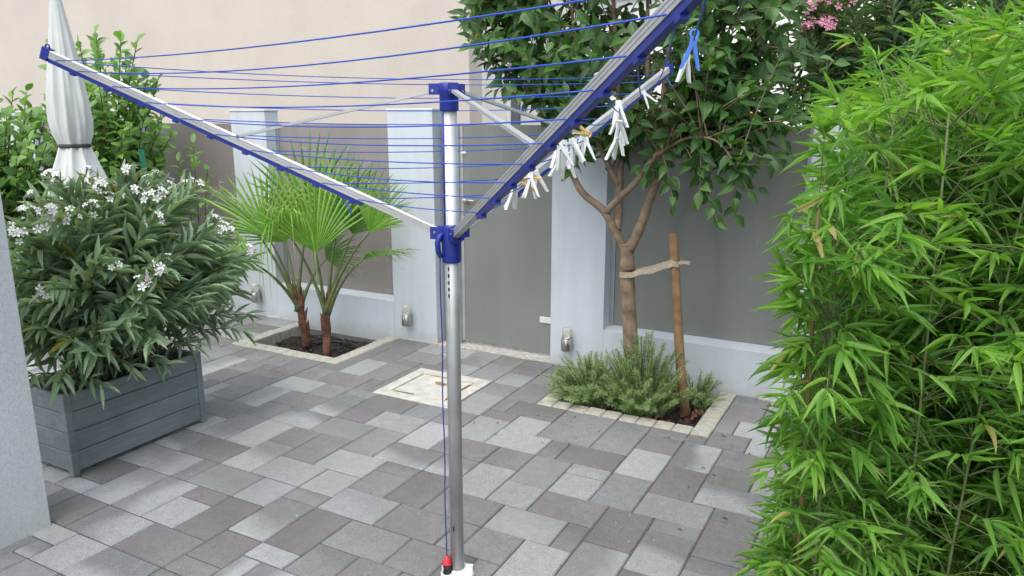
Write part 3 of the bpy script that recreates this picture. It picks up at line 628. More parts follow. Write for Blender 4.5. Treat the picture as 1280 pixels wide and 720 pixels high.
# cord along the pole and pull cord with red cone and black knob
ac = view_a - R(52)
MB().tube([ring_pt(.026, ac, 1.28), ring_pt(.0262, ac, 1.45), ring_pt(.026, ac, 1.645)], .0032, 6).obj('inner_cord', 'blue_plastic', dr, True)
al = view_a - R(75); n_ = [ring_pt(.040 + .0016*math.sin(i*1.1), al + .03*math.sin(i*.7), 1.17 - 1.095*i/16) for i in range(17)]
MB().tube(n_, .0022, 6).obj('pull_cord', 'blue_plastic', dr, True)
pc = n_[-1]
MB().lathe((pc.x, pc.y, pc.z - .028), [(.001, 0), (.019, 0), (.020, .004), (.010, .018), (.005, .028), (.001, .030)], 18).obj('pull_cone', 'red_plastic', dr, True)
kc = Vector((PX, PY, 0)) + (Vector((pc.x-PX, pc.y-PY, 0))*.92)
MB().lathe((kc.x, kc.y, pc.z - .088), [(.001, 0), (.010, .002), (.019, .014), (.021, .030), (.018, .050), (.013, .060), (.001, .061)], 18).obj('pull_knob', 'black_rubber', dr, True)
gs = thing('ground_socket', (PX, PY, 0), 'white plastic ground socket at the foot of the dryer pole', 'socket')
MB().lathe((PX, PY, 0), [(.027, -.02), (.058, -.02), (.062, .002), (.056, .010), (.034, .014), (.030, .022), (.027, .022)], 28).obj('collar', 'white_plastic', gs, True)
for s_ in (-1, 1):
    a = view_a + s_*R(80); n = Vector((math.cos(a), math.sin(a), 0)); t = Vector((-n.y, n.x, 0))
    MB().obox(Vector((PX, PY, .022)) + n*.044, n, t, UZ, .013, .009, .012).obj('cover_lug', 'white_plastic', gs)

# ---- clothes pegs
def peg_parts(mat, ring):
    legs = []
    for s_ in (-1, 1):
        b = MB(); sec = [(0.0, .0046, .0030), (-.020, .0042, .0036), (-.034, .0085, .0042), (-.056, .0155, .0036), (-.076, .0215, .0026), (-.082, .0250, .0022)]
        vs = []
        for z, x, hw in sec: hw *= 1.25; vs += [(s_*x - hw, -.0055, z), (s_*x + hw, -.0055, z), (s_*x + hw, .0055, z), (s_*x - hw, .0055, z)]
        fs = [(0, 1, 2, 3), (23, 22, 21, 20)]
        for i in range(5):
            for q in range(4): fs.append((i*4 + q, (i+1)*4 + q, (i+1)*4 + (q+1) % 4, i*4 + (q+1) % 4))
        b.add(vs, fs); legs.append(b.mesh('peg_leg', mat))
    sp = MB().torus((0, 0, 0), (0, 1, 0), .0105, .0032, 16, 6).mesh('peg_ring', mat) if ring else MB().tube([(-.006, 0, -.028), (.006, 0, -.028)], .005, 8).mesh('peg_spring', 'steel')
    return legs, sp, ring
PEGP = {c: peg_parts(c + '_plastic', c != 'white') for c in ('white', 'yellow', 'sky_blue')}
def peg(colr, loc, rot, label, group, size=1.0):
    t = thing('clothes_peg', loc, label, 'clothes peg', group); t.rotation_euler = rot; t.scale = (size,)*3
    legs, sp, ring = PEGP[colr]
    for l_ in legs:
        o = bpy.data.objects.new('peg_leg', l_); col.objects.link(o); o.parent = t
    o = bpy.data.objects.new('peg_ring' if ring else 'peg_spring', sp); col.objects.link(o); o.parent = t
    if ring: o.location.z = .008
def line_pt(s_, u, sagk=.014):
    p, q = arm_at(1, s_, -.012), arm_at(2, s_, -.012); ln = (q-p).length
    return p.lerp(q, u) - UZ*((ln*sagk if s_ < 1.46 else .09)*4*u*(1-u))
def cluster(s_, us, label, group, spread=.5):
    for u, dz in us:
        p = line_pt(s_, u) + UZ*(.012 - dz) + Vector((rt.uniform(-.008, .008), rt.uniform(-.008, .008), 0))
        peg('white', p, (rt.uniform(-spread, spread), rt.uniform(-spread, spread)*.8, YAW + rt.uniform(-1.0, 1.0)), label, group, .86)
G1 = 'pegs hanging from the dryer lines'
cluster(.844, [(.12, 0), (.16, .004), (.22, .0), (.27, .006), (.33, -.004), (.38, .0), (.20, .03), (.30, .034)], 'white peg in the thick bunch hanging left of the looped yellow peg', G1, .35)
cluster(.577, [(.30, 0), (.36, .006), (.42, -.003)], 'white peg in the small bunch behind the yellow splayed peg', G1, .35)
cluster(.4435, [(.40, 0), (.47, .004)], 'white peg in the lowest pair near the dryer pole', G1, .3)
cluster(1.111, [(.46, -.012), (.49, .0), (.52, .020), (.47, .046), (.50, .052), (.53, .085), (.48, .095)], 'white peg in the long chain of pegs hanging below the near arm', G1, .4)
peg('white', line_pt(.844, .62) + UZ*.010, (.15, .25, YAW + .3), 'white peg hanging just below the looped yellow peg', G1)
peg('white', line_pt(.844, .70) + UZ*.004, (-.1, -.15, YAW - .2), 'white peg at the right end of the thick bunch', G1)
peg('yellow', line_pt(.844, .76) + UZ*.012, (.2, 1.9, YAW + .9), 'yellow peg with a round loop above the bunch of white pegs', G1, .85)
peg('yellow', line_pt(.577, .30) + UZ*.010 + Vector((-.03, -.02, -.012)), (.3, -1.25, YAW + .1), 'yellow splayed peg lying sideways in the small lower bunch', G1, .9)
peg('white', line_pt(1.2445, .93) + UZ*.012, (.0, -.65, YAW), 'single white peg tilted on the far arm', G1, .9)
peg('white', line_pt(1.465, .24) + UZ*.010, (.1, .05, YAW + .5), 'white peg hanging beside the blue peg', G1, .72)
peg('sky_blue', line_pt(1.465, .15) + UZ*.004, (.05, .08, YAW), 'bright blue peg with ring head at the end of the outer line', G1, .72)
pa = arm_at(2, 1.2445, -.012).lerp(arm_at(0, 1.2445, -.012), .105)
peg('white', pa - UZ*.010, (math.pi - .1, .12, YAW + 1.2), 'white peg standing upright on a line behind the near arm', G1)

# ================================================================== PLANTER AND WHITE OLEANDER
pl = thing('wooden_planter', (-3.46, 2.245, 0), 'long blue-grey painted wooden planter box under the white oleander', 'planter')
ax0, ax1, ay0, ay1 = -3.66, -3.265, 1.872, 2.618
zb = [.022, .118, .214, .310, .398]
for i in range(4):
    z0, z1 = zb[i], zb[i+1] - .0035
    for nm, bx in (('long', (ax1-.026, ax1-.006, ay0+.0345, ay1-.0345)), ('long', (ax0+.006, ax0+.026, ay0+.0345, ay1-.0345)), ('end', (ax0+.0345, ax1-.0345, ay0+.006, ay0+.026)), ('end', (ax0+.0345, ax1-.0345, ay1-.026, ay1-.006))):
        MB().box(*bx, z0, z1, .003).obj('plank', 'planter_paint', pl)
for xa in (ax0, ax1):
    for ya in (ay0, ay1):
        sx, sy = (1 if xa == ax0 else -1), (1 if ya == ay0 else -1)
        xs = sorted((xa, xa + sx*.034)); ys = sorted((ya, ya + sy*.034))
        MB().box(*xs, *ys, .002, .402, .004).obj('corner_post', 'planter_paint', pl)
r_ = MB(); r_.box(ax0-.004, ax1+.004, ay0-.004, ay0+.03, .4025, .416, .003); r_.box(ax0-.004, ax1+.004, ay1-.03, ay1+.004, .4025, .416, .003); r_.box(ax0-.004, ax0+.03, ay0+.03, ay1-.03, .4025, .416, .003); r_.box(ax1-.03, ax1+.004, ay0+.03, ay1-.03, .4025, .416, .003)
MB().box(ax0+.027, ax1-.027, ay0+.027, ay1-.027, .03, .375).obj('soil', 'soil', pl)

def flower_mesh(name, mat, n=5, r=.017):
    b = MB()
    for k in range(n):
        a = 2*math.pi*k/n; c, s_ = math.cos(a), math.sin(a); c2, s2 = math.cos(a+.55), math.sin(a+.55); c3, s3 = math.cos(a-.35), math.sin(a-.35)
        b.add([(0, 0, 0), (c3*r*.75, s3*r*.75, r*.28), (c*r*1.1, s*r*1.1, r*.15) if False else (c*r*1.1, s_*r*1.1, r*.18), (c2*r*.8, s2*r*.8, r*.34)], [(0, 1, 2, 3)])
    b.tube([(0, 0, -r*1.1), (0, 0, 0)], [r*.08, r*.2], 5)
    return b.mesh(name, mat)
FW = flower_mesh('flower', 'petal_white'); FP = flower_mesh('flower', 'petal_pink')
def flower_cluster(root, tip, ax, mat, n, r=.018, spread=.045):
    b = MB(); g_ = MB()
    for _ in range(n):
        o = unit(ax*1.0 + rng.normal(size=3)*.8); L_ = rng.uniform(.4, 1.0)*spread; p = tip + o*L_
        nrm = Vector(unit(o + np.array([.3, -.5, .4])*.5)); u = nrm.orthogonal().normalized(); w_ = nrm.cross(u); rr = r*rng.uniform(.8, 1.15)
        for k in range(5):
            a = 2*math.pi*k/5 + .3; P = lambda ang, q, h: Vector(p) + (u*math.cos(ang) + w_*math.sin(ang))*q*rr + nrm*h*rr
            b.add([P(a, .06, 0), P(a-.42, .72, .30), P(a+.02, 1.12, .12), P(a+.55, .78, .34)], [(0, 1, 2, 3)])
        g_.tube([tip, Vector(p)], [.0016, .0018], 4)
    for _ in range(n//2):
        o = unit(ax + rng.normal(size=3)*.7); g_.tube([tip, tip + o*spread*.7, tip + o*spread*1.1], [.0012, .003, .001], 4)
    c = b.obj('flower_cluster', mat, root); c['kind'] = 'stuff'; g_.obj('flower_stalk', 'stem_green', c)

ol = thing('white_oleander', (-3.46, 2.25, .37), 'bushy oleander with grey-green leaves and white flowers growing in the planter', 'shrub')
LB = Leaves('lance'); st = MB(); tips = []
for i in range(125):
    th = rng.uniform(0, 6.283); cz = rng.uniform(-.55, 1.0); q = math.sqrt(max(0, 1-cz*cz)); rad = rng.uniform(.72, 1.0)
    end = np.array([-3.46 + .56*q*math.cos(th)*rad, 2.32 + .70*q*math.sin(th)*rad, .85 + .48*cz*rad])
    start = np.array([-3.46 + rng.uniform(-.11, .11), 2.25 + rng.uniform(-.25, .25), .37])
    if end[0] < -3.9: end[0] += .15
    low = cz < .15
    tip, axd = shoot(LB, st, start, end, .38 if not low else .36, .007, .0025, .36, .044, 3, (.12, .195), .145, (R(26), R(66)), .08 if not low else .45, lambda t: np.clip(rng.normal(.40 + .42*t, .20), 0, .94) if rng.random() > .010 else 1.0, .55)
    tips.append((tip, axd, cz))
for e in ((-3.17, 1.82, .50), (-3.18, 2.00, .43), (-3.19, 2.16, .47), (-3.20, 2.34, .42), (-3.18, 2.52, .47), (-3.10, 2.76, .50), (-3.20, 2.88, .55), (-3.36, 1.76, .50), (-3.12, 2.62, .62)):
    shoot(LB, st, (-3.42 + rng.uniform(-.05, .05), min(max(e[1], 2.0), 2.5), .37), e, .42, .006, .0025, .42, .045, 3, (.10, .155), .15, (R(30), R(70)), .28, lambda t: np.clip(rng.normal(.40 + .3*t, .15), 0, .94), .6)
LB.emit(ol, 'leaf_oleander', 300); o = st.obj('stems', 'stem_green', ol, True); o['kind'] = 'stuff'
fl = [t_ for t_ in tips if t_[2] > .45 or (t_[2] > -.1 and t_[0][0] > -3.5 and rng.random() < .55)]
for tip, axd, cz in fl[:80]: flower_cluster(ol, tip + axd*.045 + np.array([.012, -.012, .012]), axd, 'petal_white', int(rng.integers(3, 8)), .019, .058)

# ================================================================== SHRUBS AND PARASOL AT THE FAR LEFT
def leafy_shrub(label, base, ctr, rad, n, nobj):
    t = thing('leafy_shrub', base, label, 'shrub', 'leafy green shrubs by the parasol'); LB = Leaves('oval'); st = MB()
    for i in range(n):
        v = rng.normal(size=3); v = v/np.linalg.norm(v)*rng.uniform(.35, 1.0)**.5
        end = np.array(ctr) + v*np.array(rad); s0 = np.array(base) + np.array([rng.uniform(-.12, .12), rng.uniform(-.1, .1), 0.0])
        shoot(LB, st, s0, end, .30, .010, .003, .40, .040, 1, (.085, .135), .56, (R(35), R(75)), .18, lambda t_: np.clip(rng.normal(.34 + .35*t_, .2), 0, 1), .8, (.25, -.45, 0))
    LB.emit(t, 'leaf_shrub', nobj); o = st.obj('stems', 'stem_brown', t, True); o['kind'] = 'stuff'
leafy_shrub('tall light green shrub with oval leaves behind the closed parasol', (-5.75, 3.85, 0), (-5.78, 3.88, 1.46), (.68, .42, 1.02), 150, 200)
leafy_shrub('lower green shrub at the left edge beside the closed parasol', (-6.35, 3.35, 0), (-6.25, 3.40, 1.18), (.58, .45, .72), 120, 120)
t = thing('leafy_sapling', (-5.05, 4.12, 0), 'thin leafy shoot standing before the brown panel right of the tall shrub', 'shrub'); LB = Leaves('oval'); st = MB()
for e in ((-5.0, 4.1, 1.42), (-5.12, 4.05, 1.28), (-4.92, 4.15, 1.22), (-5.02, 4.0, 1.10)):
    shoot(LB, st, (-5.05, 4.12, -.02), e, .3, .007, .003, .62, .04, 1, (.08, .12), .52, (R(35), R(75)), .15, lambda t_: rng.uniform(.4, .9), 1.0)
LB.emit(t, 'leaf_shrub', 60); st.obj('stems', 'stem_brown', t, True)
ps = thing('closed_parasol', (-4.98, 3.14, 0), 'folded off-white parasol tied with a dark strap behind the oleander', 'parasol')
def fold(th, z): 
    a = max(0.0, min(1.0, (2.36 - z)/.5)); return 1 + a*(.10*math.cos(8*th + 2.2*math.sin(z*2.1)) + .05*math.sin(13*th + 3*z) + .03*math.cos(21*th - 2*z))
PW = .92
prof = [(.012, 2.400), (.034, 2.392), (.037, 2.36), (.048, 2.28), (.074, 2.10), (.100, 1.90), (.122, 1.72), (.127, 1.60), (.118, 1.51), (.098, 1.455), (.094, 1.435), (.100, 1.41), (.130, 1.33), (.165, 1.24), (.205, 1.14), (.225, 1.085), (.215, 1.08), (.15, 1.16), (.09, 1.36), (.02, 1.42)]
cl = MB().lathe((-4.98, 3.14, 0), [(r_*PW, z_) for r_, z_ in prof], 112, fold).obj('cloth', 'parasol_cloth', ps, True)
MB().lathe((-4.98, 3.14, 0), [(.090, 1.424), (.098, 1.424), (.099, 1.434), (.098, 1.448), (.090, 1.448)], 40, lambda th, z: 1 + .05*math.cos(8*th)).obj('strap', 'dark_strap', ps, True)
MB().lathe((-4.98, 3.14, 0), [(.001, 2.365), (.040, 2.365), (.040, 2.385), (.030, 2.41), (.001, 2.42)], 20).obj('top_cap', 'white_plastic', ps, True)
MB().tube([(-4.98, 3.14, .05), (-4.98, 3.14, 2.38)], .02, 12).obj('pole', 'alu_dull', ps, True)
MB().lathe((-4.98, 3.14, 0), [(.001, 0), (.24, 0), (.24, .05), (.05, .075), (.03, .25), (.001, .25)], 28).obj('base', 'kerb_stone', ps, True)
gc = MB(); 
for k in range(4):
    x = -4.99 + .20 + k*.016; gc.tube([(x - .1, 3.55, 1.40), (x - .085, 3.55, 1.2), (x - .10 + .02*k, 3.55, .95)], .0035, 5)
o = gc.obj('garden_twine', 'green_cord'); tag(o, 'green twine strands hanging in the tall shrub beside the parasol', 'twine')

# ================================================================== PALMS
def palm_blade(h, axd, nrm, L, spread, nseg, droop, tint):
    """a pleated fan of narrow segments, split at the tips"""
    a = unit(np.array(axd, float)); n = np.array(nrm, float); n = unit(n - a*(n @ a)); b = np.cross(n, a); h = np.array(h)
    V = []; F = []; T_ = []; UV = []; th = np.linspace(-spread, spread, nseg); dth = th[1]-th[0]
    for q in th:
        Ls = L*(1 - .30*(abs(q)/spread)**2.2)*rng.uniform(.93, 1.05); d = a*math.cos(q) + b*math.sin(q); e = -a*math.sin(q) + b*math.cos(q)
        tj = np.clip(tint + rng.normal()*.13, 0, .99); dr_ = droop*rng.uniform(.5, 1.7); rows = []
        for k, r_ in enumerate((.015, .15, .30, .52, .77, 1.0)):
            rr = r_*Ls; w_ = rr*math.tan(dth/2)*1.03 if r_ <= .31 else L*.31*math.tan(dth/2)*(1.0, 1.0, .68, .06)[k-2]
            bend = max(0, r_-.30); c = h + d*rr*(1 - .35*dr_*bend*bend) + n*(-.10*L*r_*r_*.4) - UPV*(dr_*L*bend**1.8)
            pl_ = w_*.42
            rows.append(len(V))
            for sx, up_ in ((-1, -1), (0, 1), (1, -1)): V.append(c + e*sx*w_ + n*(pl_*up_ + .42*rr*abs(math.sin(q))*(1 - .35*r_))); T_.append(tj*(.75 + .35*r_) if True else tj); UV.append((.5 + sx*.5, r_))
        for i in range(5):
            a0, b0 = rows[i], rows[i+1]; F += [(a0, a0+1, b0+1, b0), (a0+1, a0+2, b0+2, b0+1)]
    me = bpy.data.meshes.new('blade'); me.from_pydata([tuple(v) for v in V], [], F); tint_mesh(me, np.clip(T_, 0, 1), UV); me.materials.append(MAT['leaf_palm']); return me
def palm(label, foot, crown, fronds):
    t = thing('fan_palm', foot, label, 'palm', 'two young fan palms in the kerbed bed'); foot = np.array(foot); crown = np.array(crown)
    tr = MB(); k = 9
    pts = [foot + (crown-foot)*i/(k-1) for i in range(k)]; tr.tube(pts, [.034, .031, .028, .027, .027, .027, .026, .024, .018], 12)
    trunk = tr.obj('trunk', 'palm_trunk', t, True)
    for i in range(16):
        a = rng.uniform(0, 6.28); z = rng.uniform(.05, .95); p = foot + (crown-foot)*z; o_ = np.array([math.cos(a), math.sin(a), 0])
        MB().tube([p + o_*.016, p + o_*.026 + UPV*.05, p + o_*rng.uniform(.028, .048) + UPV*rng.uniform(.09, .14)], [.014, .011, .003], 5).obj('leaf_base', 'palm_trunk', trunk)
    for (hx, hy, hz, axd, nrm, L, sp, dr_, tint) in fronds:
        h = np.array([hx, hy, hz]); s0 = crown + rng.normal(size=3)*.008; mid = s0 + (h-s0)*.45 + UPV*.10*np.linalg.norm(h-s0)
        pts = bez(s0 - UPV*.13, mid, h, 11)
        f_ = MB().tube(pts, [.021, .019, .016, .013, .011, .010, .009, .008, .007, .0065, .006], 7).obj('frond', 'stem_green', t, True)
        link('blade', palm_blade(h, axd, nrm, L, sp*.86, 22, dr_*(.5 if dr_ < 1 else 1), tint), f_)
        th_ = MB()
        for _ in range(16):
            q = rng.uniform(-sp, sp)*.9; d = unit(np.array(axd, float)); n_2 = unit(np.array(nrm, float)); b_ = np.cross(n_2, d); dd = d*math.cos(q) + b_*math.sin(q)
            p = h + dd*L*rng.uniform(.45, .8); c = [p]
            for s_ in range(5): p = p + (rng.normal(size=3)*.022 - UPV*.004 + dd*.012); c.append(p)
            th_.tube(c, .0011, 3, False)
        th_.obj('leaf_thread', 'dry_grass', f_)['kind'] = 'stuff'
vd = np.array([.60, -.72, .0])      # towards the open side of the patio
palm('left fan palm with a leaning red-brown stem', (-3.86, 4.02, -.05), (-3.90, 4.00, .36), [
  (-4.02, 3.86, .80, (-.35, .05, 1.0), (.45, -.8, .3), .60, 1.35, .35, .55),
  (-4.25, 3.92, .86, (-.95, .25, .55), (.3, .3, 1.0), .60, .55, .15, .45),
  (-3.96, 3.62, .66, (-.55, -.45, .10), (.35, -.5, .85), .46, 1.5, .55, .72),
  (-3.76, 4.16, .60, (.15, .1, .1), (.45, -.85, .35), .34, 1.2, .6, .10),
  (-3.86, 4.12, .92, (.05, .12, 1.0), (.5, -.85, .1), .66, 1.35, .25, .35),
  (-4.14, 4.15, .70, (-.7, .1, .7), (.5, -.6, .5), .50, 1.3, .3, .40)])
palm('right fan palm with a thick red-brown stem and the tallest fan', (-3.55, 3.89, -.05), (-3.57, 3.93, .37), [
  (-3.53, 3.82, .72, (-.06, .05, 1.0), (.65, -.72, .20), .76, 1.05, .25, .75),
  (-3.66, 3.72, .84, (.10, -.30, .85), (.55, -.60, .60), .50, 1.05, 1.45, .85),
  (-3.13, 3.90, .88, (.45, .25, .90), (.25, -.9, .30), .46, 0.95, .30, .60),
  (-3.15, 3.84, .70, (.75, .30, .25), (-.55, -.05, .80), .42, 1.05, .75, .15),
  (-3.42, 4.08, .82, (.28, .2, 1.0), (.75, -.6, .10), .58, 1.05, .35, .25),
  (-3.50, 4.02, .90, (-.05, .25, 1.0), (.3, -.9, .2), .62, 1.1, .3, .45)])

# ================================================================== TREE
tr = thing('small_tree', (-1.36, 4.05, 0), 'small glossy-leaved evergreen tree with forked brown trunk in the kerbed bed', 'tree')
tb = MB()
def limb(pts, r0, r1, n=10):
    P = np.array(pts, float); Q = []
    for i in range(len(P)-1):
        a = P[max(i-1, 0)]; b = P[i]; c = P[i+1]; d = P[min(i+2, len(P)-1)]
        for t in np.linspace(0, 1, 5, endpoint=False):
            Q.append(.5*((2*b) + (c-a)*t + (2*a-5*b+4*c-d)*t*t + (3*b-a-3*c+d)*t**3))
    Q.append(P[-1]); rr = np.linspace(r0, r1, len(Q))*(1 + rng.normal(size=len(Q))*.03)
    tb.tube(Q, list(rr), n); return np.array(Q)
trunkQ = limb([(-1.345, 4.05, -.06), (-1.358, 4.05, .33), (-1.385, 4.05, .62), (-1.40, 4.05, .86), (-1.405, 4.05, .92)], .045, .038, 14)
limbs = [limb([(-1.405, 4.05, .86), (-1.47, 4.04, .98), (-1.54, 4.03, 1.10), (-1.66, 4.0, 1.20), (-1.73, 3.98, 1.33), (-1.86, 3.97, 1.55), (-2.02, 4.0, 1.9), (-2.15, 4.05, 2.3)], .028, .010),
 limb([(-1.53, 4.03, 1.09), (-1.44, 4.0, 1.18), (-1.33, 3.96, 1.28), (-1.22, 3.93, 1.42), (-1.05, 3.95, 1.62), (-.86, 4.0, 1.9), (-.75, 4.05, 2.2)], .021, .008),
 limb([(-1.47, 4.06, .99), (-1.475, 4.10, 1.12), (-1.49, 4.14, 1.30), (-1.50, 4.18, 1.5), (-1.56, 4.22, 1.9), (-1.62, 4.25, 2.5)], .028, .010),
 limb([(-1.49, 4.12, 1.24), (-1.58, 4.12, 1.40), (-1.68, 4.12, 1.62), (-1.78, 4.15, 1.95), (-1.86, 4.2, 2.5)], .018, .008),
 limb([(-1.39, 4.05, .88), (-1.33, 4.06, 1.02), (-1.28, 4.06, 1.18), (-1.215, 4.05, 1.36), (-1.19, 4.05, 1.50), (-1.24, 4.1, 1.75), (-1.22, 4.2, 2.3), (-1.2, 4.25, 2.7)], .031, .010),
 limb([(-1.25, 4.05, 1.26), (-1.25, 4.08, 1.5), (-1.33, 4.12, 1.75), (-1.38, 4.2, 2.1), (-1.40, 4.25, 2.6)], .022, .008),
 limb([(-1.19, 4.05, 1.46), (-1.05, 4.02, 1.66), (-.95, 4.02, 1.9), (-.9, 4.08, 2.3)], .018, .007),
 limb([(-1.22, 3.93, 1.42), (-1.02, 3.82, 1.52), (-.85, 3.76, 1.50), (-.74, 3.72, 1.36)], .010, .004),
 limb([(-1.73, 3.98, 1.33), (-1.80, 4.05, 1.50), (-1.80, 4.12, 1.75), (-1.95, 4.2, 2.2)], .015, .007)]
o = tb.obj('trunk', 'bark', tr, True)
MB().tube([(-1.392, 4.05, .765), (-1.393, 4.05, .785)], .0425, 14).obj('old_tie_mark', 'stem_brown', tr, True)
allp = np.concatenate(limbs); allp = allp[allp[:, 2] > 1.32]
LB = Leaves('point'); tw = MB()
def crown_pt():
    while True:
        v = rng.normal(size=3); v = v/np.linalg.norm(v)*rng.uniform(.45, 1.0)**(1/2)
        p = np.array([-1.48, 4.22, 2.42]) + v*np.array([1.10, .80, 1.05])
        if p[2] < 1.50 + .16*math.sin(p[0]*9) and p[0] < -1.0: continue
        return p
ends = [crown_pt() for _ in range(540)]
for _ in range(80): ends.append(np.array([-.80, 4.02, 1.66]) + rng.normal(size=3)*np.array([.17, .15, .19]))
for e in ((-.93, 3.76, 1.22), (-.83, 3.74, 1.12), (-.75, 3.72, 1.16), (-.70, 3.75, 1.28), (-.88, 3.8, 1.34), (-1.30, 3.9, 1.36), (-1.27, 3.92, 1.32), (-.62, 3.8, 1.42)): ends.append(np.array(e))
for e in ends:
    dd = np.linalg.norm((allp - e)*np.array([1, 1, .75]), axis=1) + np.maximum(0, allp[:, 2] - e[2] + .05)*1.2*(e[2] > 1.5); cand = np.argsort(dd)[:14]; cand = cand[dd[cand] < dd[cand[0]] + .22]; s0 = allp[rng.choice(cand)]
    ln = np.linalg.norm(e - s0)
    if ln > .75: s0 = e + (s0-e)*.75/ln; ln = .75
    ln = max(ln, .1)
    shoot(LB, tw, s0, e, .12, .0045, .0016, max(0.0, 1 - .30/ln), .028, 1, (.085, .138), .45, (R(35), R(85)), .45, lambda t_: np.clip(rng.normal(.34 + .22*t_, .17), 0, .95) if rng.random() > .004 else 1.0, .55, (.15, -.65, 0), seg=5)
LB.emit(tr, 'leaf_tree', 300); o = tw.obj('twigs', 'bark', tr, True); o['kind'] = 'stuff'
o = MB().tube([(-.985, 4.0, -.10), (-1.033, 4.0, .156), (-1.08, 4.0, .58), (-1.122, 4.0, 1.0), (-1.1225, 4.0, 1.008)], [.027, .027, .026, .026, .022], 16).obj('tree_stake', 'stake_wood', None, True)
tag(o, 'round brown wooden stake leaning beside the tree trunk', 'stake')
sb = MB()
def ribbon(pts, hw, th=.0022):
    P = [Vector(p) for p in pts]; vs = []
    for i, p in enumerate(P):
        t_ = (P[min(i+1, len(P)-1)] - P[max(i-1, 0)]).normalized(); w_ = UZ - t_*UZ.dot(t_); w_.normalize(); n_3 = t_.cross(w_)
        vs += [p - w_*hw - n_3*th, p + w_*hw - n_3*th, p + w_*hw + n_3*th, p - w_*hw + n_3*th]
    fs = [(0, 1, 2, 3)] + [(i*4 + q, (i+1)*4 + q, (i+1)*4 + (q+1) % 4, i*4 + (q+1) % 4) for i in range(len(P)-1) for q in range(4)] + [tuple(len(vs)-1-q for q in range(4))]
    sb.add(vs, fs)
cT = Vector((-1.391, 4.05, .745)); cS = Vector((-1.104, 4.0, .845))
ribbon([cT + Vector((math.cos(a)*.045, math.sin(a)*.045, .004*math.cos(a))) for a in [R(40) + R(290)*i/18 for i in range(19)]], .015)
ribbon([cT + Vector((.025, -.05, .0)), cT + Vector((.09, -.055, .03)), cT + Vector((.16, -.07, .045)), cT + Vector((.22, -.075, .075)), cS + Vector((0, -.031, .0))], .015)
ribbon([cT + Vector((.03, .046, .01)), cT + Vector((.15, .02, .05)), cS + Vector((-.01, .03, .004))], .013)
ribbon([cS + Vector((math.cos(a)*.031, math.sin(a)*.031, .006*math.sin(2*a))) for a in [R(360)*i/18 for i in range(19)]], .014)
ribbon([cS + Vector((.025, -.02, .004)), cS + Vector((.055, -.02, .010)), cS + Vector((.085, -.015, .008))], .009)
o = sb.obj('tree_tie', 'strap'); tag(o, 'beige webbing tie looped between tree trunk and stake', 'tie')

# ================================================================== ROSEMARY
def rosemary(label, cx, cy, rx, ry, h, n):
    t = thing('rosemary_bush', (cx, cy, -.03), label, 'plant', 'rosemary bushes round the tree'); LB = Leaves('needle'); st = MB()
    for i in range(n):
        a = rng.uniform(0, 6.283); q = math.sqrt(rng.uniform(0, 1)); s0 = np.array([cx + .45*rx*q*math.cos(a), cy + .45*ry*q*math.sin(a), -.04])
        e = np.array([cx + rx*q*math.cos(a)*1.05 + rng.normal()*.045, cy + ry*q*math.sin(a)*1.05 + rng.normal()*.035, max(.035, h*(1.0 - .7*q*q)*rng.uniform(.35, 1.15))])
        shoot(LB, st, s0, e, .28, .003, .0012, .12, .0070, 5, (.018, .032), .14, (R(50), R(82)), .05, lambda t_: np.clip(rng.normal(.20 + .45*t_, .18), 0, 1), .6, seg=6)
    LB.emit(t, 'leaf_rosemary', 0); o = st.obj('stems', 'stem_brown', t, True); o['kind'] = 'stuff'
rosemary('bushy rosemary spilling over the kerb left of the tree trunk', -1.55, 3.97, .27, .25, .25, 210)
rosemary('taller upright rosemary in front of the tree trunk by the stake', -1.24, 3.93, .28, .19, .42, 190)
rosemary('low rosemary tuft between the stake and the white wall', -.98, 4.16, .13, .13, .19, 45)

# ================================================================== PINK OLEANDER BEYOND THE WALL
po = thing('pink_oleander', (-.1, 5.35, -.3), 'dark oleander with pink flowers rising behind the wall above the bamboo', 'shrub'); LB = Leaves('lance'); st = MB(); tips = []
for i in range(84):
    v = rng.normal(size=3); v = v/np.linalg.norm(v)*rng.uniform(.3, 1.0)**.5; end = np.array([-.12, 5.35, 2.28]) + v*np.array([.85, .5, .75])
    tip, axd = shoot(LB, st, (-.1 + rng.uniform(-.15, .15), 5.35 + rng.uniform(-.1, .1), -.3), end, .25, .010, .003, .60, .036, 3, (.11, .18), .16, (R(40), R(85)), .15, lambda t_: np.clip(rng.normal(.35 + .2*t_, .2), 0, 1), .6)
    tips.append((tip, axd))
LB.emit(po, 'leaf_oleander_dark', 120); o = st.obj('stems', 'stem_brown', po, True); o['kind'] = 'stuff'
for tip, axd in tips[:40] + [(np.array(q), np.array([-.2, -.6, .7])) for q in ((-.62, 5.1, 2.24), (-.55, 5.1, 2.16), (-.66, 5.1, 2.12), (-.48, 5.1, 2.28), (-.22, 5.1, 2.26), (-.56, 5.1, 2.32))]: flower_cluster(po, tip, axd, 'petal_pink', int(rng.integers(7, 13)), .026, .085)

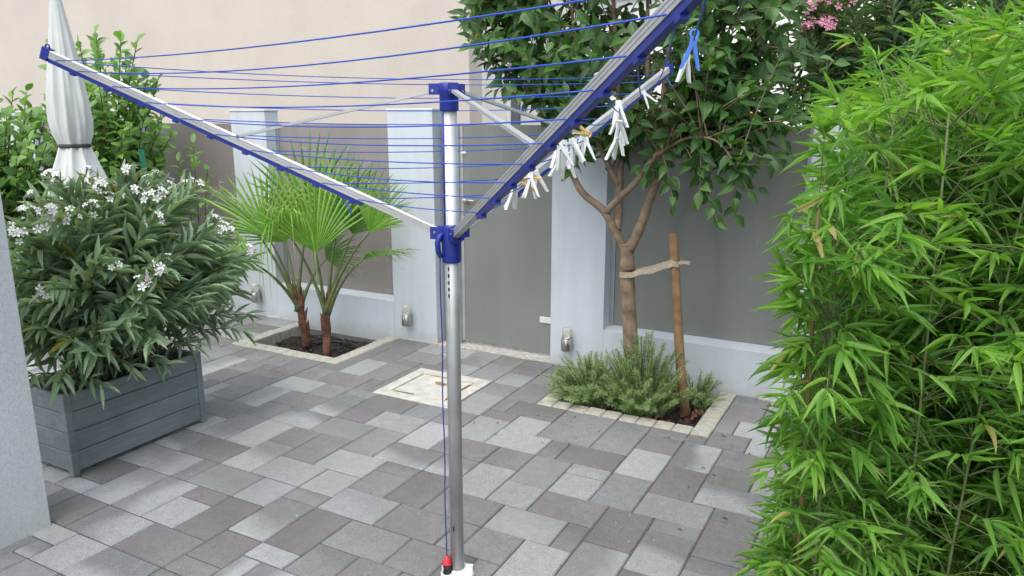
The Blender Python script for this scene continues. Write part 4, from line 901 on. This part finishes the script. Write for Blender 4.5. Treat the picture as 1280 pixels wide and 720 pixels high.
# ================================================================== BAMBOO
rng = np.random.default_rng(21)
bm = thing('bamboo_hedge', (.35, 2.2, -.02), 'dense bright green bamboo with long pointed leaves filling the right foreground', 'bamboo'); LB = Leaves('bamboo'); br_ = MB()
canes = [(-.128, 1.62, 1.475)]
while len(canes) < 116:
    y = rng.uniform(1.55, 3.3); x = rng.uniform(-.10, .70)
    if y < 1.58 + (x+.1)*.15: continue
    canes.append((x, y, rng.uniform(1.38, 1.66) + .36*min(1, max(0, x+.02)/.5)))
for (x, y, h) in canes:
    lean = rng.normal(size=2)*.03; k = 8; trimmed = (x, y) == (-.128, 1.62)
    pts = [np.array([x + lean[0]*(i/k)**2, y + lean[1]*(i/k)**2, -.05 + (h+.05)*i/k]) for i in range(k+1)]
    c = MB(); c.tube(pts, list(np.linspace(.0052 if trimmed else .0034, .0046 if trimmed else .0022, k+1)), 8); 
    for z in np.arange(.12, h, .14): 
        t_ = z/h; p = np.array([x + lean[0]*t_*t_, y + lean[1]*t_*t_, z]); c.tube([p - UPV*.004, p, p + UPV*.004], [.0032, .0050, .0032], 8)
    c.obj('cane', 'cane' if trimmed or rng.random() < .10 else 'stem_green', bm, True)
    for z in np.arange(.10, h + .02, .075):
        t_ = min(1, z/h); p0 = np.array([x + lean[0]*t_*t_, y + lean[1]*t_*t_, z])
        for _ in range(int(rng.integers(4, 7))):
            a = rng.uniform(0, 6.283); out = np.array([math.cos(a), math.sin(a), 0.0])
            if x > .35 and out[0] > .2: continue
            ln = rng.uniform(.07, .22); e = p0 + out*ln + UPV*rng.uniform(-.02, .11)*(1.5 if z > h-.25 else 1)
            if e[0] < -.205: e[0] = -.205 + rng.uniform(0, .07)
            mid = (p0 + e)/2 + UPV*.04; pts2 = bez(p0, mid, e, 4); br_.tube(pts2, [.0016, .0013, .0011, .0008], 4, False)
            tg = unit(pts2[-1] - pts2[-2]); n_l = int(rng.integers(6, 10)); side = unit(np.cross(tg, UPV) + rng.normal(size=3)*.15)
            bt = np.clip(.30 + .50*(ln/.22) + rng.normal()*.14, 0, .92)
            for q in range(n_l):
                f_ = (q/(n_l-1) - .5)*2; pb = e - tg*abs(f_)*.05*rng.uniform(.4, 1.2)
                d = tg*math.cos(f_*1.0) + side*math.sin(f_*1.0) + rng.normal(size=3)*.22 - UPV*rng.uniform(-.30, .62); n_4 = UPV + rng.normal(size=3)*.5
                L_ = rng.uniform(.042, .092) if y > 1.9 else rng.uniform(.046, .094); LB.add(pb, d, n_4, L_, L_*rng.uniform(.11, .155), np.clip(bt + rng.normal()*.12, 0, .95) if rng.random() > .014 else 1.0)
LB.emit(bm, 'leaf_bamboo', 300); o = br_.obj('branches', 'stem_green', bm, True); o['kind'] = 'stuff'
